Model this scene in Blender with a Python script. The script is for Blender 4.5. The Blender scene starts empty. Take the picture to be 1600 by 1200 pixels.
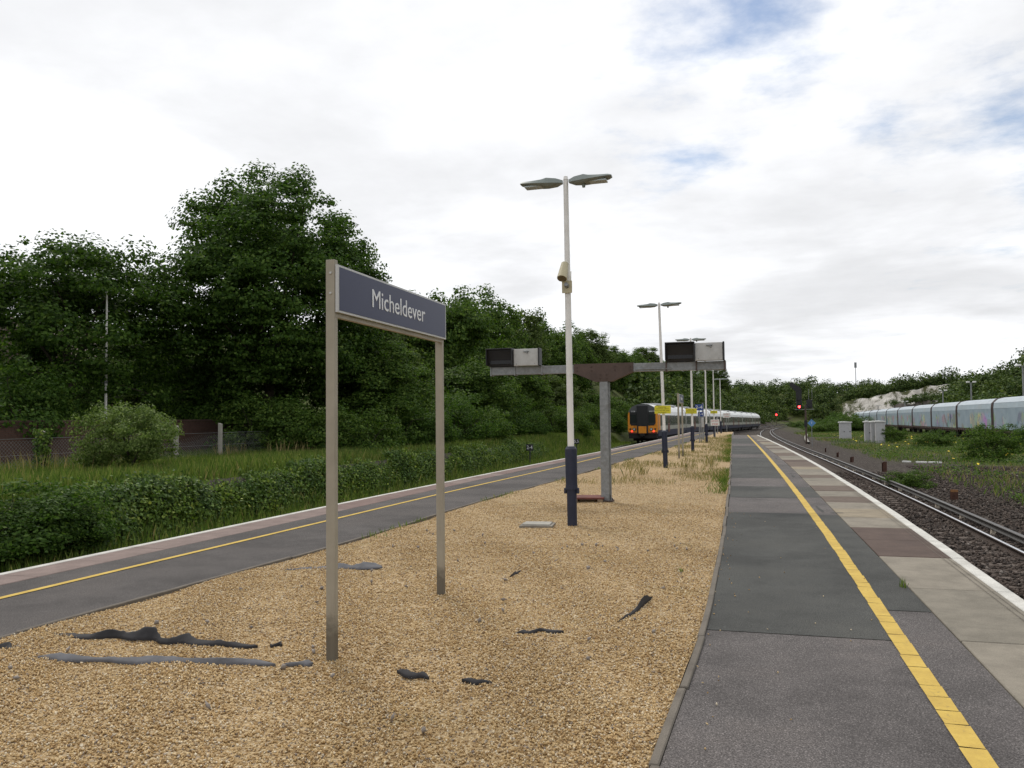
import bpy, bmesh, math, random
import numpy as np
from mathutils import Vector, Matrix
R = math.radians
rng = np.random.default_rng(7); random.seed(7)
S = bpy.context.scene
COL = S.collection
# ------------------------------------------------------------------ camera
EYE = 1.55; FPX = 1280.0
cam = bpy.data.cameras.new('camera'); camo = bpy.data.objects.new('camera', cam); COL.objects.link(camo)
cam.sensor_width = 36; cam.lens = 36 * FPX / 1600; cam.clip_start = .05; cam.clip_end = 5000
CR = Matrix.Rotation(R(16), 3, 'Z') @ Matrix.Rotation(R(92.44), 3, 'X') @ Matrix.Rotation(R(-.6), 3, 'Z')
camo.matrix_world = Matrix.Translation((0, 0, EYE)) @ CR.to_4x4()
S.camera = camo
def ray(u, v): return CR @ Vector(((u - 800) / FPX, -(v - 600) / FPX, -1))
# ------------------------------------------------------------------ sky, sun, exposure
SUN_AZ, SUN_EL = R(-42), R(52)            # azimuth clockwise from +Y
sd = Vector((math.sin(SUN_AZ) * math.cos(SUN_EL), math.cos(SUN_AZ) * math.cos(SUN_EL), math.sin(SUN_EL)))
W = bpy.data.worlds.new('World'); S.world = W; W.use_nodes = True
def build_sky():
    nt = W.node_tree; N = nt.nodes; L = nt.links; N.clear()
    out = N.new('ShaderNodeOutputWorld'); bg = N.new('ShaderNodeBackground'); bg.inputs[1].default_value = .1
    sky = N.new('ShaderNodeTexSky'); sky.sky_type = 'NISHITA'; sky.sun_disc = False
    sky.sun_elevation = SUN_EL; sky.sun_rotation = SUN_AZ
    def m(op, a, b=None, c=None, clamp=False):
        n = N.new('ShaderNodeMath'); n.operation = op; n.use_clamp = clamp
        for i, v in enumerate((a, b, c)):
            if v is None: continue
            if isinstance(v, (int, float)): n.inputs[i].default_value = v
            else: L.new(v, n.inputs[i])
        return n.outputs[0]
    tc = N.new('ShaderNodeTexCoord'); sep = N.new('ShaderNodeSeparateXYZ'); L.new(tc.outputs['Generated'], sep.inputs[0])
    dz = m('ADD', m('MAXIMUM', sep.outputs[2], 0.0), .10)
    px = m('DIVIDE', sep.outputs[0], dz); py = m('DIVIDE', sep.outputs[1], dz)
    cmb = N.new('ShaderNodeCombineXYZ'); L.new(px, cmb.inputs[0]); L.new(py, cmb.inputs[1])
    def noise(scale, detail, rough, off, dist=0.0):
        mp = N.new('ShaderNodeMapping'); mp.inputs['Location'].default_value = off; L.new(cmb.outputs[0], mp.inputs[0])
        n = N.new('ShaderNodeTexNoise'); n.inputs['Scale'].default_value = scale; n.inputs['Detail'].default_value = detail
        n.inputs['Roughness'].default_value = rough; n.inputs['Distortion'].default_value = dist; L.new(mp.outputs[0], n.inputs[0]); return n.outputs[0]
    def dot(v):
        d = N.new('ShaderNodeVectorMath'); d.operation = 'DOT_PRODUCT'; d.inputs[1].default_value = v; L.new(tc.outputs['Generated'], d.inputs[0]); return d.outputs['Value']
    def ramp(x, a, b):
        n = N.new('ShaderNodeMapRange'); n.interpolation_type = 'SMOOTHSTEP'; n.inputs[1].default_value = a; n.inputs[2].default_value = b; L.new(x, n.inputs[0]); return n.outputs[0]
    n1 = noise(1.5, 9, .56, (3.1, 1.7, 0), .15); n2 = noise(.9, 8, .55, (7.3, 4.1, 2), .2); n3 = noise(4.5, 6, .6, (1, 9, 5))
    glow = ramp(dot(sd), .45, 1.0)                       # cloud brightens towards the hidden sun
    cov = m('ADD', m('MULTIPLY', n1, .62), m('MULTIPLY', n3, .38))
    cov = m('ADD', cov, m('MULTIPLY', glow, .45))
    hole = ray(1000, 40).normalized(); hole2 = ray(1500, 0).normalized()
    cov = m('SUBTRACT', cov, m('MULTIPLY', ramp(dot(hole), .968, 1.0), .36)); cov = m('SUBTRACT', cov, m('MULTIPLY', ramp(dot(hole2), .965, 1.0), .2))
    mask = ramp(cov, .22, .47)
    low = ramp(sep.outputs[2], .0, .16)                  # towards the horizon the layer is seen edge-on
    mask = m('MAXIMUM', mask, m('MULTIPLY', m('SUBTRACT', 1.0, low), .8))
    br = m('ADD', 7.5, m('MULTIPLY', ramp(n2, .34, .62), 2.5)); br = m('ADD', br, m('MULTIPLY', n3, 1.6)); br = m('ADD', br, m('MULTIPLY', glow, 1.1))
    cc = N.new('ShaderNodeCombineColor'); L.new(m('MULTIPLY', br, .985), cc.inputs[0]); L.new(m('MULTIPLY', br, .995), cc.inputs[1]); L.new(m('MULTIPLY', br, 1.02), cc.inputs[2])
    skm = N.new('ShaderNodeMix'); skm.data_type = 'RGBA'; skm.blend_type = 'MULTIPLY'; skm.inputs[0].default_value = 1
    L.new(sky.outputs[0], skm.inputs[6]); skm.inputs[7].default_value = (1.25, 1.25, 1.25, 1)
    mx = N.new('ShaderNodeMix'); mx.data_type = 'RGBA'; L.new(mask, mx.inputs[0]); L.new(skm.outputs[2], mx.inputs[6]); L.new(cc.outputs[0], mx.inputs[7])
    L.new(mx.outputs[2], bg.inputs[0]); L.new(bg.outputs[0], out.inputs[0])
build_sky()
sl = bpy.data.lights.new('sun', 'SUN'); so = bpy.data.objects.new('sun', sl); COL.objects.link(so)
sl.energy = 1.9; sl.angle = R(14); sl.color = (1, .95, .87)
so.rotation_euler = (-sd).to_track_quat('-Z', 'Y').to_euler(); so.location = (0, 0, 60)
S.view_settings.view_transform = 'Standard'; S.view_settings.look = 'None'; S.view_settings.exposure = 0; S.view_settings.gamma = 1
S.cycles.max_bounces = 6; S.cycles.transparent_max_bounces = 8

# ------------------------------------------------------------------ helpers
def G(u, v, z=0.0):                      # where the sight line through a photo pixel meets height z
    r = ray(u, v); t = (z - EYE) / r.z; return Vector((r.x * t, r.y * t, z))
def AX(u, v, x):                         # ... or the plane at lateral x
    r = ray(u, v); t = x / r.x; return Vector((x, r.y * t, EYE + r.z * t))
def project(P):
    q = (np.asarray(P) - np.array([0, 0, EYE])) @ np.array(CR); d = -q[:, 2]
    return 800 + FPX * q[:, 0] / d, 600 - FPX * q[:, 1] / d, d
def curve(pts):                          # smooth x(y) through points
    ys = np.array([p[0] for p in pts], float); xs = np.array([p[1] for p in pts], float)
    m = np.gradient(xs, ys)
    def f(y):
        y = np.clip(np.asarray(y, float), ys[0], ys[-1]); i = np.clip(np.searchsorted(ys, y) - 1, 0, len(ys) - 2)
        h = ys[i + 1] - ys[i]; t = (y - ys[i]) / h
        return ((2*t**3-3*t**2+1)*xs[i] + (t**3-2*t**2+t)*h*m[i] + (-2*t**3+3*t**2)*xs[i+1] + (t**3-t**2)*h*m[i+1])
    return f
class Mat:
    def __init__(s, name):
        s.m = bpy.data.materials.new(name); s.m.use_nodes = True; s.nt = s.m.node_tree; s.N = s.nt.nodes; s.L = s.nt.links
        s.b = s.N['Principled BSDF']; s.out = s.N['Material Output']
    def new(s, t, **k):
        n = s.N.new(t)
        for a, v in k.items(): setattr(n, a, v)
        return n
    def noise(s, scale, detail=4, rough=.6, coord='Object', vscale=None):
        tc = s.new('ShaderNodeTexCoord'); n = s.new('ShaderNodeTexNoise'); n.inputs['Scale'].default_value = scale
        n.inputs['Detail'].default_value = detail; n.inputs['Roughness'].default_value = rough
        if vscale:
            mp = s.new('ShaderNodeMapping'); mp.inputs['Scale'].default_value = vscale; s.L.new(tc.outputs[coord], mp.inputs[0]); s.L.new(mp.outputs[0], n.inputs[0])
        else: s.L.new(tc.outputs[coord], n.inputs[0])
        return n.outputs[0]
    def ramp(s, x, stops):
        n = s.new('ShaderNodeValToRGB'); e = n.color_ramp.elements
        while len(e) < len(stops): e.new(.5)
        for i, (p, c) in enumerate(stops): e[i].position = p; e[i].color = (*c, 1)
        s.L.new(x, n.inputs[0]); return n.outputs[0]
    def mix(s, fac, a, b, mode='MIX'):
        n = s.new('ShaderNodeMix'); n.data_type = 'RGBA'; n.blend_type = mode
        for i, v in ((0, fac), (6, a), (7, b)):
            if isinstance(v, (int, float)): n.inputs[i].default_value = v
            elif isinstance(v, tuple): n.inputs[i].default_value = (*v, 1)
            else: s.L.new(v, n.inputs[i])
        return n.outputs[2]
    def bump(s, h, strength, dist=.01):
        n = s.new('ShaderNodeBump'); n.inputs['Strength'].default_value = strength; n.inputs['Distance'].default_value = dist
        s.L.new(h, n.inputs['Height']); s.L.new(n.outputs[0], s.b.inputs['Normal'])
    def col(s, c):
        if isinstance(c, tuple): s.b.inputs['Base Color'].default_value = (*c, 1)
        else: s.L.new(c, s.b.inputs['Base Color'])
    def rough(s, r, metal=0, spec=.5):
        s.b.inputs['Roughness'].default_value = r; s.b.inputs['Metallic'].default_value = metal; s.b.inputs['Specular IOR Level'].default_value = spec
def simple(name, c, r=.6, metal=0, var=.25, scale=6, bump=.15, dirt=None, spec=.4):
    M = Mat(name); n = M.noise(scale, 6, .65); lo = tuple(x * (1 - var) for x in c); hi = tuple(min(1, x * (1 + var)) for x in c)
    col = M.ramp(n, [(.3, lo), (.7, hi)])
    if dirt:
        n2 = M.noise(scale * .35, 8, .7); f = M.ramp(n2, [(.5, (0, 0, 0)), (.72, (1, 1, 1))]); col = M.mix(f, col, dirt)
    M.col(col); M.rough(r, metal, spec)
    if bump: M.bump(M.noise(scale * 12, 3), bump, .004)
    return M.m
def emit(name, c, s):
    M = Mat(name); M.col(c); M.b.inputs['Emission Color'].default_value = (*c, 1); M.b.inputs['Emission Strength'].default_value = s; return M.m
def island(name, stops, r=.7, translucent=0.0, spec=.3, noise=None):
    """every separate leaf, blade or stone takes its own tint from a ramp"""
    M = Mat(name); g = M.new('ShaderNodeNewGeometry'); c = M.ramp(g.outputs['Random Per Island'], stops)
    if noise:
        n = M.noise(noise[0], 3, .5, 'Object'); c = M.mix(M.ramp(n, [(.35, (0, 0, 0)), (.65, (1, 1, 1))]), c, M.mix(1.0, c, noise[1], 'MULTIPLY'))
    M.col(c); M.rough(r, 0, spec)
    if translucent:
        t = M.new('ShaderNodeBsdfTranslucent'); M.L.new(M.mix(1.0, c, (1.1, 1.25, .55), 'MULTIPLY'), t.inputs[0])
        ms = M.new('ShaderNodeMixShader'); ms.inputs[0].default_value = translucent
        M.L.new(M.b.outputs[0], ms.inputs[1]); M.L.new(t.outputs[0], ms.inputs[2]); M.L.new(ms.outputs[0], M.out.inputs[0])
    return M.m
def mesh_np(name, V, Fc, mat=None, smooth=False):
    V = np.ascontiguousarray(V, np.float32); Fc = np.ascontiguousarray(Fc, np.int32); me = bpy.data.meshes.new(name)
    k = Fc.shape[1]; me.vertices.add(len(V)); me.vertices.foreach_set('co', V.ravel())
    me.loops.add(Fc.size); me.loops.foreach_set('vertex_index', Fc.ravel())
    me.polygons.add(len(Fc)); me.polygons.foreach_set('loop_start', np.arange(0, Fc.size, k, dtype=np.int32))
    me.update(calc_edges=True)
    if smooth: me.polygons.foreach_set('use_smooth', np.ones(len(Fc), bool))
    if mat: me.materials.append(mat)
    return me
def link(name, me, parent=None, loc=None, rz=None):
    o = bpy.data.objects.new(name, me); COL.objects.link(o)
    if parent: o.parent = parent
    if loc is not None: o.location = loc
    if rz is not None: o.rotation_euler = (0, 0, rz)
    return o
def tag(o, label=None, cat=None, group=None, kind=None):
    if label: o['label'] = label
    if cat: o['category'] = cat
    if group: o['group'] = group
    if kind: o['kind'] = kind
    return o
def thing(name, loc, label, cat, group=None, rz=0):
    o = link(name, None, None, loc, rz); o.empty_display_size = .2; return tag(o, label, cat, group)
def struct(o): o['kind'] = 'structure'; return o
def copy_tree(o, parent=None):
    c = o.copy(); COL.objects.link(c); c.parent = parent
    for ch in list(o.children): copy_tree(ch, c)
    return c
class MB:
    """collects solid shapes for one mesh"""
    def __init__(s): s.bm = bmesh.new()
    def box(s, a, b, bevel=0, mtx=None):
        a, b = Vector(a), Vector(b); r = bmesh.ops.create_cube(s.bm, size=1)
        M = Matrix.Translation((a + b) / 2) @ Matrix.Diagonal((*(b - a), 1))
        if mtx: M = mtx @ M
        bmesh.ops.transform(s.bm, matrix=M, verts=r['verts'])
        if bevel:
            es = list({e for v in r['verts'] for e in v.link_edges}); bmesh.ops.bevel(s.bm, geom=es, offset=bevel, segments=2, affect='EDGES', profile=.6)
        return s
    def tube(s, p, q, r0, r1=None, n=12):
        p, q = Vector(p), Vector(q); r1 = r0 if r1 is None else r1; d = q - p
        M = Matrix.Translation((p + q) / 2) @ d.to_track_quat('Z', 'Y').to_matrix().to_4x4()
        bmesh.ops.create_cone(s.bm, cap_ends=True, segments=n, radius1=r0, radius2=max(r1, 1e-4), depth=d.length, matrix=M); return s
    def prism(s, pts, a, b, axis='y'):
        """closed outline swept between two positions along an axis"""
        def P(p, t): return {'y': (p[0], t, p[1]), 'x': (t, p[0], p[1]), 'z': (p[0], p[1], t)}[axis]
        A = [s.bm.verts.new(P(p, a)) for p in pts]; B = [s.bm.verts.new(P(p, b)) for p in pts]; n = len(pts)
        s.bm.faces.new(A); s.bm.faces.new(B[::-1])
        for i in range(n): s.bm.faces.new((A[i], B[i], B[(i + 1) % n], A[(i + 1) % n]))
        return s
    def ball(s, c, r, seg=12, scale=(1, 1, 1)):
        bmesh.ops.create_uvsphere(s.bm, u_segments=seg, v_segments=seg // 2 + 2, radius=r, matrix=Matrix.Translation(c) @ Matrix.Diagonal((*scale, 1))); return s
    def mesh(s, name, mat, smooth=False):
        bmesh.ops.recalc_face_normals(s.bm, faces=s.bm.faces[:]); me = bpy.data.meshes.new(name); s.bm.to_mesh(me); s.bm.free()
        if mat: me.materials.append(mat)
        if smooth:
            for p in me.polygons: p.use_smooth = True
            try: me.set_sharp_from_angle(angle=R(40))
            except Exception: pass
        return me
    def build(s, name, mat, parent=None, smooth=False, loc=None, rz=None): return link(name, s.mesh(name, mat, smooth), parent, loc, rz)
def text(name, body, size, mat, parent, mtx, width=None, extrude=.002):
    c = bpy.data.curves.new(name, 'FONT'); c.body = body; c.size = size; c.extrude = extrude; c.align_x = 'CENTER'; c.align_y = 'CENTER'; c.resolution_u = 3
    o = bpy.data.objects.new(name, c); COL.objects.link(o); bpy.context.view_layer.update()
    me = bpy.data.meshes.new_from_object(o.evaluated_get(bpy.context.evaluated_depsgraph_get())); bpy.data.objects.remove(o)
    xs = [v.co.x for v in me.vertices]; k = width / (max(xs) - min(xs)) if width else 1
    me.transform(mtx @ Matrix.Diagonal((k, 1, 1, 1))); me.materials.clear(); me.materials.append(mat)
    return link(name, me, parent)
def face_mtx(loc, facing):               # text plane -> upright, its front towards 'facing' (+x or -y)
    rot = Matrix(((0, 0, 1), (1, 0, 0), (0, 1, 0))) if facing == '+x' else Matrix(((1, 0, 0), (0, 0, -1), (0, 1, 0)))
    return Matrix.Translation(loc) @ rot.to_4x4()
def strip_mesh(name, xl, xr, y0, y1, z, mat, n=40, nx=1, zf=None):
    ys = np.linspace(y0, y1, n + 1); V = []
    for y in ys:
        for k in range(nx + 1):
            a = k / nx; x = float(xl(y)) * (1 - a) + float(xr(y)) * a; V.append((x, y, z if zf is None else zf(x, y)))
    w = nx + 1; Fc = [(i * w + k, i * w + k + 1, (i + 1) * w + k + 1, (i + 1) * w + k) for i in range(n) for k in range(nx)]
    return mesh_np(name, V, Fc, mat)
def slab_mesh(name, xl, xr, y0, y1, z0, z1, mat, n=2, gap=.006, bevel=.006):
    ys = np.linspace(y0 + gap, y1 - gap, n + 1); mb = bmesh.new(); rows = []
    for y in ys: rows.append([mb.verts.new((float(xl(y)), y, z0)), mb.verts.new((float(xl(y)), y, z1)), mb.verts.new((float(xr(y)), y, z1)), mb.verts.new((float(xr(y)), y, z0))])
    for a, b in zip(rows, rows[1:]):
        for i in range(4): mb.faces.new((a[i], a[(i + 1) % 4], b[(i + 1) % 4], b[i]))
    mb.faces.new(rows[0]); mb.faces.new(rows[-1][::-1]); bmesh.ops.recalc_face_normals(mb, faces=mb.faces[:])
    if bevel: bmesh.ops.bevel(mb, geom=[e for e in mb.edges if e.calc_face_angle(0) > .5], offset=bevel, segments=1, affect='EDGES')
    me = bpy.data.meshes.new(name); mb.to_mesh(me); mb.free(); me.materials.append(mat); return me

# ------------------------------------------------------------------ plan of the place (x = to the right of the platform line, y = along it)
edge_R = curve([(-12, 2.05), (7, 2.17), (14, 2.24), (24, 2.19), (42, 1.82), (58, 1.3), (72, .78)])
slab_R = curve([(-12, 1.3), (6, 1.36), (14, 1.32), (28, 1.2), (45, .8), (58, .5), (72, .12)])
yel_R = curve([(-12, .97), (5, .97), (10, .98), (16, .94), (30, .76), (50, .4), (72, -.05)])
asp_R = curve([(-12, -.55), (3.7, -.41), (6.2, -.32), (9, -.31), (16, -.36), (26, -.5), (42, -.76), (72, -1.28)])
gra_L = curve([(-12, -5.6), (4.8, -5.28), (9, -5.02), (15.5, -4.9), (21, -4.62), (28, -4.4), (42, -3.9), (60, -3.4), (88, -2.9)])
yel_L = curve([(-12, -6.6), (6, -6.43), (10, -6.33), (16, -6.2), (26, -5.8), (34, -5.6), (49, -5.05), (61, -4.6), (88, -3.9)])
slab_L = curve([(-12, -7.05), (6.5, -6.94), (11, -6.8), (20, -6.65), (31, -6.25), (45, -5.75), (61, -5.3), (88, -4.8)])
edge_L = curve([(-12, -7.6), (7, -7.5), (12.4, -7.43), (20, -7.25), (31, -6.87), (40, -6.5), (49, -6.25), (61, -5.95), (88, -5.6)])
trk_R = curve([(-40, 3.75), (0, 3.8), (14, 3.84), (24, 3.8), (42, 3.45), (70, 2.75), (100, 2.4), (130, 2.6), (170, 3.6), (215, 6), (280, 11.5), (366, 21), (460, 40)])
trk_L = curve([(-40, -9.2), (0, -9.1), (20, -8.85), (31, -8.55), (45, -8.5), (60, -8.85), (76, -9.25), (100, -8.3), (140, -4.9), (180, -1.2), (216, 1.9), (280, 7.2), (366, 16.8), (460, 35.8)])
wag_T = curve([(20, 21.5), (60, 22.8), (100, 23.7), (150, 25.2), (210, 27.6), (280, 31.5), (340, 36)])
def smooth(a, b, x): t = np.clip((np.asarray(x, float) - a) / (b - a), 0, 1); return t * t * (3 - 2 * t)
RAILZ = curve([(-40, -.9), (70, -.9), (130, -1.1), (210, -1.5), (460, -1.9)])
def hsh(x, y): return np.sin(x * .131 + 1.3 * np.sin(y * .093)) * .5 + np.sin(y * .171 + x * .053) * .35 + np.sin(x * .37 + y * .29) * .15
def ground_z(x, y):
    x = np.asarray(x, float); y = np.asarray(y, float)
    z = RAILZ(y) - .17 + .03 * hsh(x * 5, y * 5)
    dl = trk_L(y) - x                                   # metres left of the left track
    z = z + smooth(2.4, 4.3, dl) * 1.2                  # low bank
    z = z + smooth(48, 110, y) * smooth(5, 26, dl) * (11 + 2.0 * hsh(x, y)) + smooth(20, 60, y) * smooth(16, 60, dl) * 2
    foot = 40 + .02 * y + 4 * hsh(y * 1.7, 3)           # right-hand foot of the hill
    z = z + smooth(0, 46, x - foot) * (12 + 5.5 * smooth(360, 230, y) + 2.0 * hsh(x * .8, y * .8))
    yf = 395 + .12 * x + 8 * hsh(x * 1.5, 40)
    far = smooth(0, 45, y - yf) * (15 + 2.0 * hsh(x * .7, y * .7)); z = np.maximum(z, RAILZ(y) - .17 + far)
    return z
LAND_Q = None

# ------------------------------------------------------------------ materials
def gravel_mat():
    M = Mat('gravel'); tc = M.new('ShaderNodeTexCoord')
    v = M.new('ShaderNodeTexVoronoi'); v.inputs['Scale'].default_value = 55; M.L.new(tc.outputs['Object'], v.inputs[0])
    sp = M.new('ShaderNodeSeparateColor'); M.L.new(v.outputs['Color'], sp.inputs[0])
    c = M.ramp(sp.outputs[0], [(0, (.19, .12, .055)), (.3, (.36, .25, .125)), (.6, (.45, .33, .18)), (.85, (.54, .43, .27)), (1, (.32, .26, .2))])
    big = M.ramp(M.noise(.5, 5, .6), [(.3, (.86, .84, .8)), (.7, (1.06, 1.03, 1.0))]); c = M.mix(1.0, c, big, 'MULTIPLY')
    moss = M.ramp(M.noise(.9, 6, .7), [(.58, (0, 0, 0)), (.74, (.55, .55, .55))]); c = M.mix(moss, c, (.22, .19, .075))
    M.col(c); M.rough(.85, 0, .2); M.bump(v.outputs['Distance'], .9, .02); return M.m
def asphalt(name, base, tint, speck=.5):
    M = Mat(name); n = M.noise(125, 2, .6); c = M.ramp(n, [(.3, tuple(x * .4 for x in base)), (.5, base), (.62, tuple(x * 1.45 for x in base)), (.72, tuple(min(1, x * (1 + 2.2 * speck)) for x in base))])
    st = M.ramp(M.noise(.8, 6, .65), [(.3, (.82, .82, .82)), (.7, (1.12, 1.12, 1.12))]); c = M.mix(1.0, c, st, 'MULTIPLY')
    s2 = M.ramp(M.noise(2.2, 5, .7, 'Object', (1, .25, 1)), [(.56, (0, 0, 0)), (.75, (.5, .5, .5))]); c = M.mix(s2, c, tint)
    blot = M.ramp(M.noise(.45, 9, .72), [(.42, (.78, .78, .78)), (.5, (1, 1, 1)), (.6, (1.14, 1.12, 1.1))]); c = M.mix(1.0, c, blot, 'MULTIPLY')
    v = M.new('ShaderNodeTexVoronoi'); v.inputs['Scale'].default_value = 4.5; M.L.new(M.new('ShaderNodeTexCoord').outputs['Object'], v.inputs[0]); gum = M.ramp(v.outputs['Distance'], [(.03, (.6, .6, .6)), (.06, (0, 0, 0))]); c = M.mix(gum, c, tuple(x * 2.0 for x in base))
    M.col(c); M.rough(.9, 0, .2); M.bump(M.noise(220, 2), .5, .006); return M.m
GRAVEL = gravel_mat()
ASP_OLD = asphalt('old_asphalt', (.10, .091, .088), (.125, .113, .108), 1.0); ASP_NEW = asphalt('patched_asphalt', (.062, .063, .059), (.078, .078, .072), .6); ASP_L = asphalt('left_asphalt', (.08, .073, .07), (.1, .091, .086), .7)
def slab_mat(name, c, stain):
    M = Mat(name); a = M.ramp(M.noise(3, 8, .7), [(.3, tuple(x * .72 for x in c)), (.55, c), (.75, tuple(x * 1.18 for x in c))])
    f = M.ramp(M.noise(1.3, 7, .75), [(.52, (0, 0, 0)), (.72, (.7, .7, .7))]); a = M.mix(f, a, stain)
    sp = M.ramp(M.noise(120, 2), [(.3, (.8, .8, .8)), (.7, (1.12, 1.12, 1.12))]); a = M.mix(1.0, a, sp, 'MULTIPLY')
    M.col(a); M.rough(.9, 0, .2); M.bump(M.noise(90, 3), .3, .004); return M.m
SLAB_PALE = [slab_mat('pale_slab', (.235, .21, .17), (.14, .125, .10)), slab_mat('grey_slab', (.205, .185, .15), (.12, .11, .09)), slab_mat('sandy_slab', (.26, .22, .16), (.17, .145, .11))]
SLAB_BROWN = [slab_mat('brown_slab', (.10, .072, .06), (.075, .055, .048)), slab_mat('dull_brown_slab', (.135, .105, .085), (.09, .068, .058))]
SLAB_PINK = [slab_mat('pink_slab', (.19, .135, .12), (.12, .09, .082)), slab_mat('pink_grey_slab', (.215, .165, .148), (.15, .115, .1))]
WHITE_PAINT = slab_mat('worn_white_paint', (.56, .55, .51), (.33, .31, .27))
def yellow_mat():
    M = Mat('worn_yellow_paint'); c = M.ramp(M.noise(4, 8, .7), [(.3, (.40, .27, .07)), (.55, (.52, .365, .085)), (.75, (.60, .44, .13))]); w = M.ramp(M.noise(38, 7, .75), [(.56, (0, 0, 0)), (.66, (.8, .8, .8))]); d = M.ramp(M.noise(1.1, 6, .7), [(.45, (.35, .35, .35)), (.7, (1, 1, 1))])
    c = M.mix(M.mix(1.0, w, d, 'MULTIPLY'), c, (.12, .1, .08)); M.col(c); M.rough(.85, 0, .2); M.bump(M.noise(120, 3), .4, .004); return M.m
YEL_PAINT = yellow_mat()
KERB = slab_mat('edging_concrete', (.15, .132, .11), (.09, .078, .066))
BODY = simple('platform_wall', (.09, .08, .07), .9, var=.4)
BALLAST_M = None
def ground_mat():
    M = Mat('ground'); tc = M.new('ShaderNodeTexCoord'); v = M.new('ShaderNodeTexVoronoi'); v.inputs['Scale'].default_value = 16; M.L.new(tc.outputs['Object'], v.inputs[0])
    sp = M.new('ShaderNodeSeparateColor'); M.L.new(v.outputs['Color'], sp.inputs[0])
    st = M.ramp(sp.outputs[0], [(0, (.016, .013, .01)), (.5, (.045, .036, .03)), (.9, (.08, .066, .056)), (1, (.15, .13, .115))])
    gr = M.ramp(M.noise(6, 6, .7), [(.3, (.03, .045, .012)), (.5, (.065, .085, .022)), (.7, (.12, .105, .035))])
    f = M.ramp(M.noise(.14, 7, .66), [(.42, (0, 0, 0)), (.52, (1, 1, 1))])
    sx = M.new('ShaderNodeSeparateXYZ'); M.L.new(tc.outputs['Object'], sx.inputs[0])
    def mr(o, a, b):
        n = M.new('ShaderNodeMapRange'); n.inputs[1].default_value = a; n.inputs[2].default_value = b; M.L.new(o, n.inputs[0]); return n.outputs[0]
    far = M.new('ShaderNodeMath', operation='MAXIMUM'); M.L.new(mr(sx.outputs[0], -10.5, -12.2), far.inputs[0]); M.L.new(mr(sx.outputs[0], 6.5, 13), far.inputs[1])
    f2 = M.mix(1.0, f, far.outputs[0], 'MULTIPLY')
    lf = mr(sx.outputs[0], -11.2, -12.6); mx = M.new('ShaderNodeMath', operation='MAXIMUM'); M.L.new(lf, mx.inputs[0])
    bw = M.new('ShaderNodeRGBToBW'); M.L.new(f2, bw.inputs[0]); M.L.new(bw.outputs[0], mx.inputs[1])
    up = mr(sx.outputs[2], .6, 2.5); m2 = M.new('ShaderNodeMath', operation='MAXIMUM'); M.L.new(up, m2.inputs[0]); M.L.new(mx.outputs[0], m2.inputs[1])
    M.col(M.mix(m2.outputs[0], st, gr)); M.rough(.95, 0, .15); M.bump(v.outputs['Distance'], .8, .05); return M.m
GROUND = ground_mat()
STONE = island('ballast_stone', [(0, (.016, .012, .01)), (.4, (.045, .034, .028)), (.75, (.07, .052, .042)), (.98, (.095, .076, .064)), (1, (.2, .175, .155))], .9)
PEB = island('pebble', [(0, (.2, .12, .055)), (.18, (.38, .24, .10)), (.5, (.52, .365, .175)), (.8, (.62, .475, .27)), (.93, (.70, .62, .48)), (.97, (.25, .2, .165)), (1, (.16, .14, .13))], .75, noise=(.7, (.84, .82, .78)))
LEAF_A = island('maple_leaf', [(0, (.02, .046, .009)), (.5, (.05, .1, .016)), (.9, (.085, .15, .026)), (1, (.14, .2, .045))], .65, .38, .14)
LEAF_E = island('ash_leaf', [(0, (.03, .05, .012)), (.5, (.075, .115, .026)), (.9, (.12, .165, .045)), (1, (.17, .21, .07))], .65, .38, .14)
LEAF_B = island('mid_leaf', [(0, (.025, .055, .01)), (.5, (.065, .118, .02)), (.9, (.11, .17, .032)), (1, (.16, .22, .05))], .65, .38, .14)
LEAF_C = island('willow_leaf', [(0, (.045, .08, .02)), (.5, (.12, .175, .045)), (.9, (.19, .25, .08)), (1, (.26, .31, .13))], .65, .38, .14)
LEAF_D = island('ivy_leaf', [(0, (.02, .045, .01)), (.5, (.05, .1, .018)), (.9, (.09, .155, .028)), (1, (.16, .21, .05))], .6, .2, .2, noise=(.9, (1.7, 1.45, .8)))
LEAF_F = island('far_leaf', [(0, (.022, .042, .013)), (.5, (.05, .085, .022)), (.9, (.085, .125, .034)), (1, (.12, .155, .045))], .7, .2, .2, noise=(.035, (1.35, 1.25, .9)))
GRASS = island('grass_blade', [(0, (.05, .09, .015)), (.5, (.11, .175, .028)), (.85, (.18, .22, .05)), (.97, (.26, .23, .09)), (1, (.34, .27, .12))], .7, .3)
STRAW = island('dry_grass', [(0, (.10, .115, .035)), (.4, (.24, .2, .08)), (1, (.38, .3, .15))], .8, .25)
FLOWER = island('ragwort_flower', [(0, (.6, .42, .02)), (1, (.75, .58, .05))], .6)
BARK = simple('bark', (.045, .036, .026), .95, var=.45, scale=5, bump=.5)
WHITE = simple('white_pole_paint', (.74, .72, .69), .45, var=.06, scale=3, bump=.03, dirt=(.52, .49, .44)); NAVY = simple('navy_paint', (.016, .02, .042), .5, var=.2, bump=.08, dirt=(.03, .033, .05))
BEIGE = simple('beige_post_paint', (.33, .295, .235), .6, var=.1, scale=4, bump=.06, dirt=(.26, .23, .175)); SIGNBLUE = simple('sign_blue', (.03, .036, .082), .35, var=.06, bump=.0, spec=.22); LETTER = simple('white_lettering', (.72, .73, .74), .5, var=.03, bump=0)
FRAME_G = simple('sign_frame_grey', (.5, .5, .49), .45, var=.08, bump=.02)
GALV = simple('galvanised_steel', (.24, .25, .255), .55, .35, var=.25, scale=14, bump=.08, dirt=(.17, .165, .155)); RUSTP = simple('brown_painted_steel', (.085, .058, .048), .7, var=.2, dirt=(.06, .04, .032))
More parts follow.
